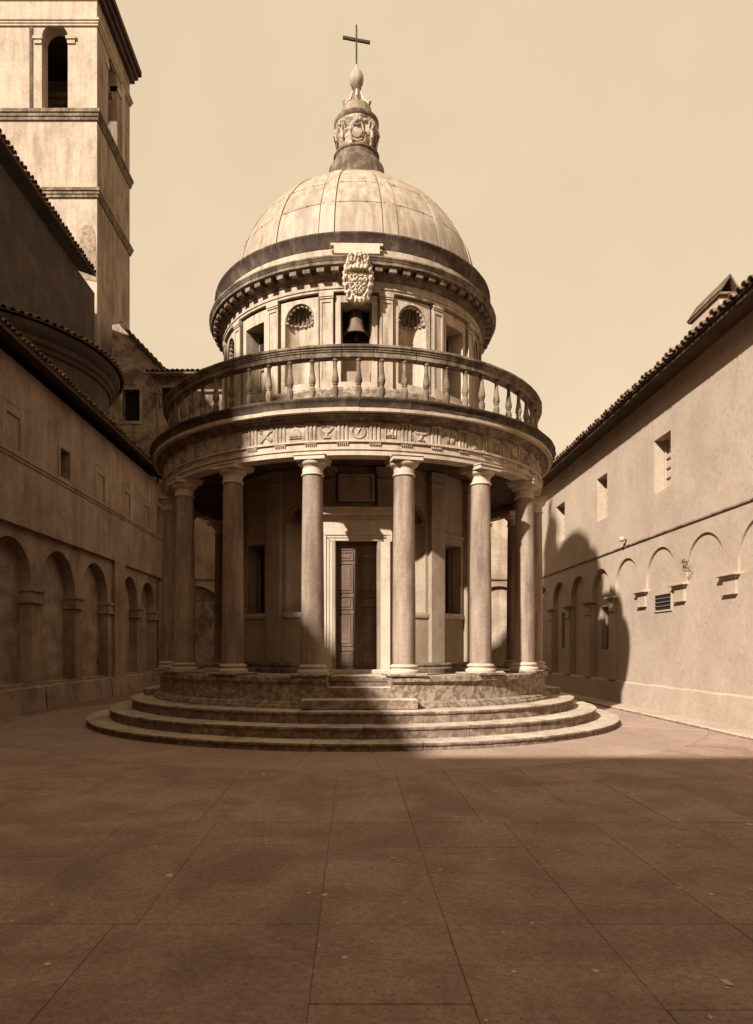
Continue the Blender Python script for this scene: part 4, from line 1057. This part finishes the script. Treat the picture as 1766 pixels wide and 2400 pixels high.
# church nave and chapel apse
CH = thing('church', 'tall dark church wall with tiled eaves rising behind the left wing', 'church', (-10, 0, 0))
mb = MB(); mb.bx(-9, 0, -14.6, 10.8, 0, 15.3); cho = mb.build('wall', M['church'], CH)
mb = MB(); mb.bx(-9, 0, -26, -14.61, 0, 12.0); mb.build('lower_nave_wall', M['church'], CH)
mb = MB(); mb.add([(.12, -26.2, 12.005), (.12, -14.62, 12.005), (.12, -14.62, 12.13), (.12, -26.2, 12.13), (-9, -26.2, 14.4), (-9, -14.62, 14.4), (-9, -14.62, 12.005), (-9, -26.2, 12.005)], [(0, 1, 2, 3), (3, 2, 5, 4), (0, 3, 4, 7), (1, 6, 5, 2), (0, 7, 6, 1), (4, 5, 6, 7)]); mb.build('lower_nave_roof', M['eave'], CH, smooth=0)
rfc = slope_roof(CH, -1, .35, 15.6, -14.8, 10.0, 4.8, 1.7, M['eave'], y_t0=1.6, rows=1)
AP = thing('apse', 'round chapel apse with moulded cornice and tile edge, beside the dark church wall', 'chapel', (-12.5, 6.3, 0))
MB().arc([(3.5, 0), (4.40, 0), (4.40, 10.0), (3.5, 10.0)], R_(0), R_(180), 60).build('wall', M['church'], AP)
MB().arc([(3.5, 10.0), (4.45, 10.0), (4.48, 10.06), (4.48, 10.12), (4.55, 10.18), (4.57, 10.26), (4.57, 10.32), (4.66, 10.40), (4.72, 10.50), (4.74, 10.56), (4.74, 10.64), (3.5, 10.64)], R_(0), R_(180), 70).build('cornice', M['church'], AP)
ar = MB().arc([(4.84, 10.66), (4.84, 10.70), (1.0, 12.2), (1.0, 12.1)], R_(0), R_(180), 60).build('roof', M['eave'], AP)
for k in range(66):
    a = R_(2 + 176 * k / 65); o = put_tile(ar, (4.90 * S(a), -4.90 * C(a), 10.68 + random.uniform(-.01, .015)), a, R_(20))
# bell tower
TW = thing('bell_tower', 'tall plastered bell tower with arched belfry openings and string courses, upper left', 'tower', (-10.2, 11.6, 0))
zk = .01702
tz = lambda py: EYE + (1520 - py) * zk
W = 4.0; D_ = 4.05
mf = lambda u, z, dd: (-u, dd, z)           # front face, u runs to the left
ms = lambda u, z, dd: (-dd, u, z)           # right face
cf = 10.2 * 0 + (at(128.5, 27.6) + 10.2) * -1   # distance of the arch centre from the corner
hf = [L(a=cf - .52, b=cf + .52, lo=tz(257), hi=arch_hi(cf, .52, tz(86)), dep=lambda u: .55, n=20)]
hs = [L(a=1.25, b=2.35, lo=tz(262), hi=arch_hi(1.8, .55, tz(86)), dep=lambda u: .55, n=20)]
mb = MB(); TOP = 27.9
wall_sheet(mb, mf, 0, W, 0, TOP, hf, 9)
mbs = MB(); wall_sheet(mbs, ms, 0, D_, 0, TOP, hs, 9); mbs.build('side_wall', M['tside_shade'], TW, smooth=0)
mb.add([(-W, 0, 0), (-W, D_, 0), (-W, D_, TOP), (-W, 0, TOP)], [(0, 1, 2, 3)])
for (za, zb) in ((0, tz(262)), (26.6, TOP)): mb.add([(0, D_, za), (-W, D_, za), (-W, D_, zb), (0, D_, zb)], [(0, 1, 2, 3)])
for (xa, xb) in ((0, -1.5), (-2.4, -W)): mb.add([(xa, D_, tz(262)), (xb, D_, tz(262)), (xb, D_, 26.6), (xa, D_, 26.6)], [(0, 1, 2, 3)])
mb.add([(-.01, .01, tz(262)), (-W, .01, tz(262)), (-W, D_, tz(262)), (-.01, D_, tz(262))], [(0, 1, 2, 3)])
two = mb.build('wall', M['tower'], TW, smooth=0)
def band(z0, z1, out, name='string_course', mat='crust_shell_shade', lay=((1., 1.),)):
    mb = MB(); n = 3; h = (z1 - z0)
    for k, o_ in enumerate((out * .45, out * .7, out)):
        za = z0 + h * k / 3; zb = z0 + h * (k + 1) / 3
        mb.bx(-W - o_, o_, -o_, D_ + o_, za + .001, zb)
    return mb.build(name, M[mat], TW)
def hollow_band(z0, z1, out, mat='crust_shell_shade'):
    h = (z1 - z0); mb = MB()
    for k, o_ in enumerate((out * .45, out * .7, out)):
        za = z0 + h * k / 3 + .001; zb = z0 + h * (k + 1) / 3
        mb.bx(-W - o_, o_, -o_, .1, za, zb); mb.bx(-.1, o_, .1, D_ + o_, za, zb); mb.bx(-W - o_, -W + .1, .1, D_ + o_, za, zb); mb.bx(-W + .1, -.1, D_ - .1, D_ + o_, za, zb)
    return mb.build('string_course', M[mat], TW)
hollow_band(tz(283), tz(259), .14); hollow_band(tz(464), tz(443.5), .14); hollow_band(26.35, 26.62, .12, 'tower')
mb = MB()
for s_ in (-1, 1):
    u = cf + s_ * .66
    mb.bx(-u - .2, -u + .2, -.09, .3, tz(94), tz(86), .01); mb.bx(-u - .15, -u + .15, -.05, .3, tz(103), tz(94) - .003)
mb.build('impost', M['tower'], TW)
mb = MB(); u = cf + .93; mb.bx(-u - .07, -u + .06, -.03, .02, tz(257), tz(60)); mb.build('shadow_strip', M['cyma'], TW)  # dark strip painted in as the pilaster's shadow line
mb = MB()
for s_ in (-1, 1): mb.bx(-.3, .06, 1.8 + s_ * .75 - .2, 1.8 + s_ * .75 + .2, tz(103), tz(88), .01)
mb.bx(-.02, .09, 2.75, 3.1, tz(262), 26.3)
mb.build('side_impost', M['tower'], TW)
mb = MB(); mb.bx(-W - .42, .42, -.42, D_ + .42, 28.0, 28.25); mb.bx(-W - .3, .3, -.3, D_ + .3, 27.75, 27.999); mb.bx(-W - .18, .18, -.18, D_ + .18, 27.5, 27.749); mb.build('cornice', M['church'], TW)
mb = MB(); mb.lathe([(.0001, 24.6), (.12, 24.6), (.25, 24.58), (.30, 24.5), (.34, 24.2), (.40, 23.95), (.50, 23.8), (.47, 23.8)], 24, (-cf - .0, 1.9, .35)); mb.build('bell', M['iron'], TW)
MB().bx(-W + .05, -.05, 1.82, 1.98, 25.0, 25.2).build('bell_beam', M['wood'], TW)
# a patch where the tower's plaster has fallen
pts = [(150, 640), (150, 600), (172, 572), (186, 566), (192, 548), (190, 534), (200, 526), (214, 528), (221, 540), (224, 560), (225.5, 600), (225.5, 660)]
mb = MB(); f_ = [(at(a, 27.58) + 10.2, -.018, zt(b, 27.58)) for a, b in pts]; n = len(f_)
mb.add(f_ + [(x, .01, z) for x, _, z in f_], [tuple(range(n))] + [(i, (i + 1) % n, n + (i + 1) % n, n + i) for i in range(n)])
mb.build('rough_patch', M['lpatch'], two, smooth=0)
# chimney with tile hood on the right roof
CHM = thing('chimney', 'long low chimney with a tent-shaped tile hood on the right roof', 'chimney', (7.8, -1.6, 8.42))
mb = MB(); mb.bx(-.17, .17, -.02, 1.15, -.35, .44); mb.build('stack', M['rwall'], CHM)
mb = MB(); mb.bx(-.22, .22, -.1, 1.25, .441, .50, .01); mb.build('capping', M['tile'], CHM)
for s_ in (-1, 1):
    mb = MB(); mb.add([(s_ * .24, -.12, .50), (s_ * .24, 1.28, .50), (0, 1.28, .86), (0, -.12, .86), (s_ * .20, -.12, .50), (s_ * .20, 1.28, .50), (0, 1.28, .80), (0, -.12, .80)], [(0, 1, 2, 3), (4, 5, 6, 7), (0, 3, 7, 4), (1, 2, 6, 5), (0, 1, 5, 4), (2, 3, 7, 6)]); mb.build('hood_tile', M['tile'], CHM, smooth=0)
# round ball on the right wall
bl = MB(); bl.ball((0, 0, 0), .075, 10)
blo = bl.build('wall_ball', M['travertine'], None, loc=(7.16, yy(18.4), 4.44))
bl = MB(); bl.tube([(0, 0, 0), (.14, 0, -.03)], .018, 6); bl.build('stem', M['iron'], blo)
blo['label'] = 'small pale stone ball on a stem just above the string course of the right wall'; blo['category'] = 'ornament'

# weeds rooted in the right wall
for (wy, wz, nn, lab) in ((15.1, 3.42, 16, 'small dry weed growing out of the right wall above an impost block'), (14.95, 3.2, 9, 'tiny weed tuft just under the larger one on the right wall')):
    wd = thing('wall_weed', lab, 'plant', (7.3, yy(wy), wz))
    mb = MB()
    mb.tube([(.02, 0, 0), (-.05, .02, -.01), (-.09, .05, .03)], .006, 5); mb.tube([(.02, 0, 0), (-.05, -.05, .02), (-.07, -.1, .0)], .005, 5)
    mb.build('stem', M['leaf'], wd, kind='stuff')
    mb = MB()
    for k in range(nn):
        c = Vector((random.uniform(-.13, -.02), random.uniform(-.15, .12), random.uniform(-.07, .08))); u = Vector((random.uniform(-1, 1), random.uniform(-1, 1), random.uniform(-1, 1))).normalized() * .03; v = u.orthogonal().normalized() * .014
        w = u.cross(v).normalized() * .002
        q = [c - u, c + v, c + u, c - v]; mb.add([x + w for x in q] + [x - w for x in q], [(0, 1, 2, 3), (7, 6, 5, 4), (0, 1, 5, 4), (1, 2, 6, 5), (2, 3, 7, 6), (3, 0, 4, 7)])
    mb.build('foliage', M['leaf'], wd, kind='stuff')
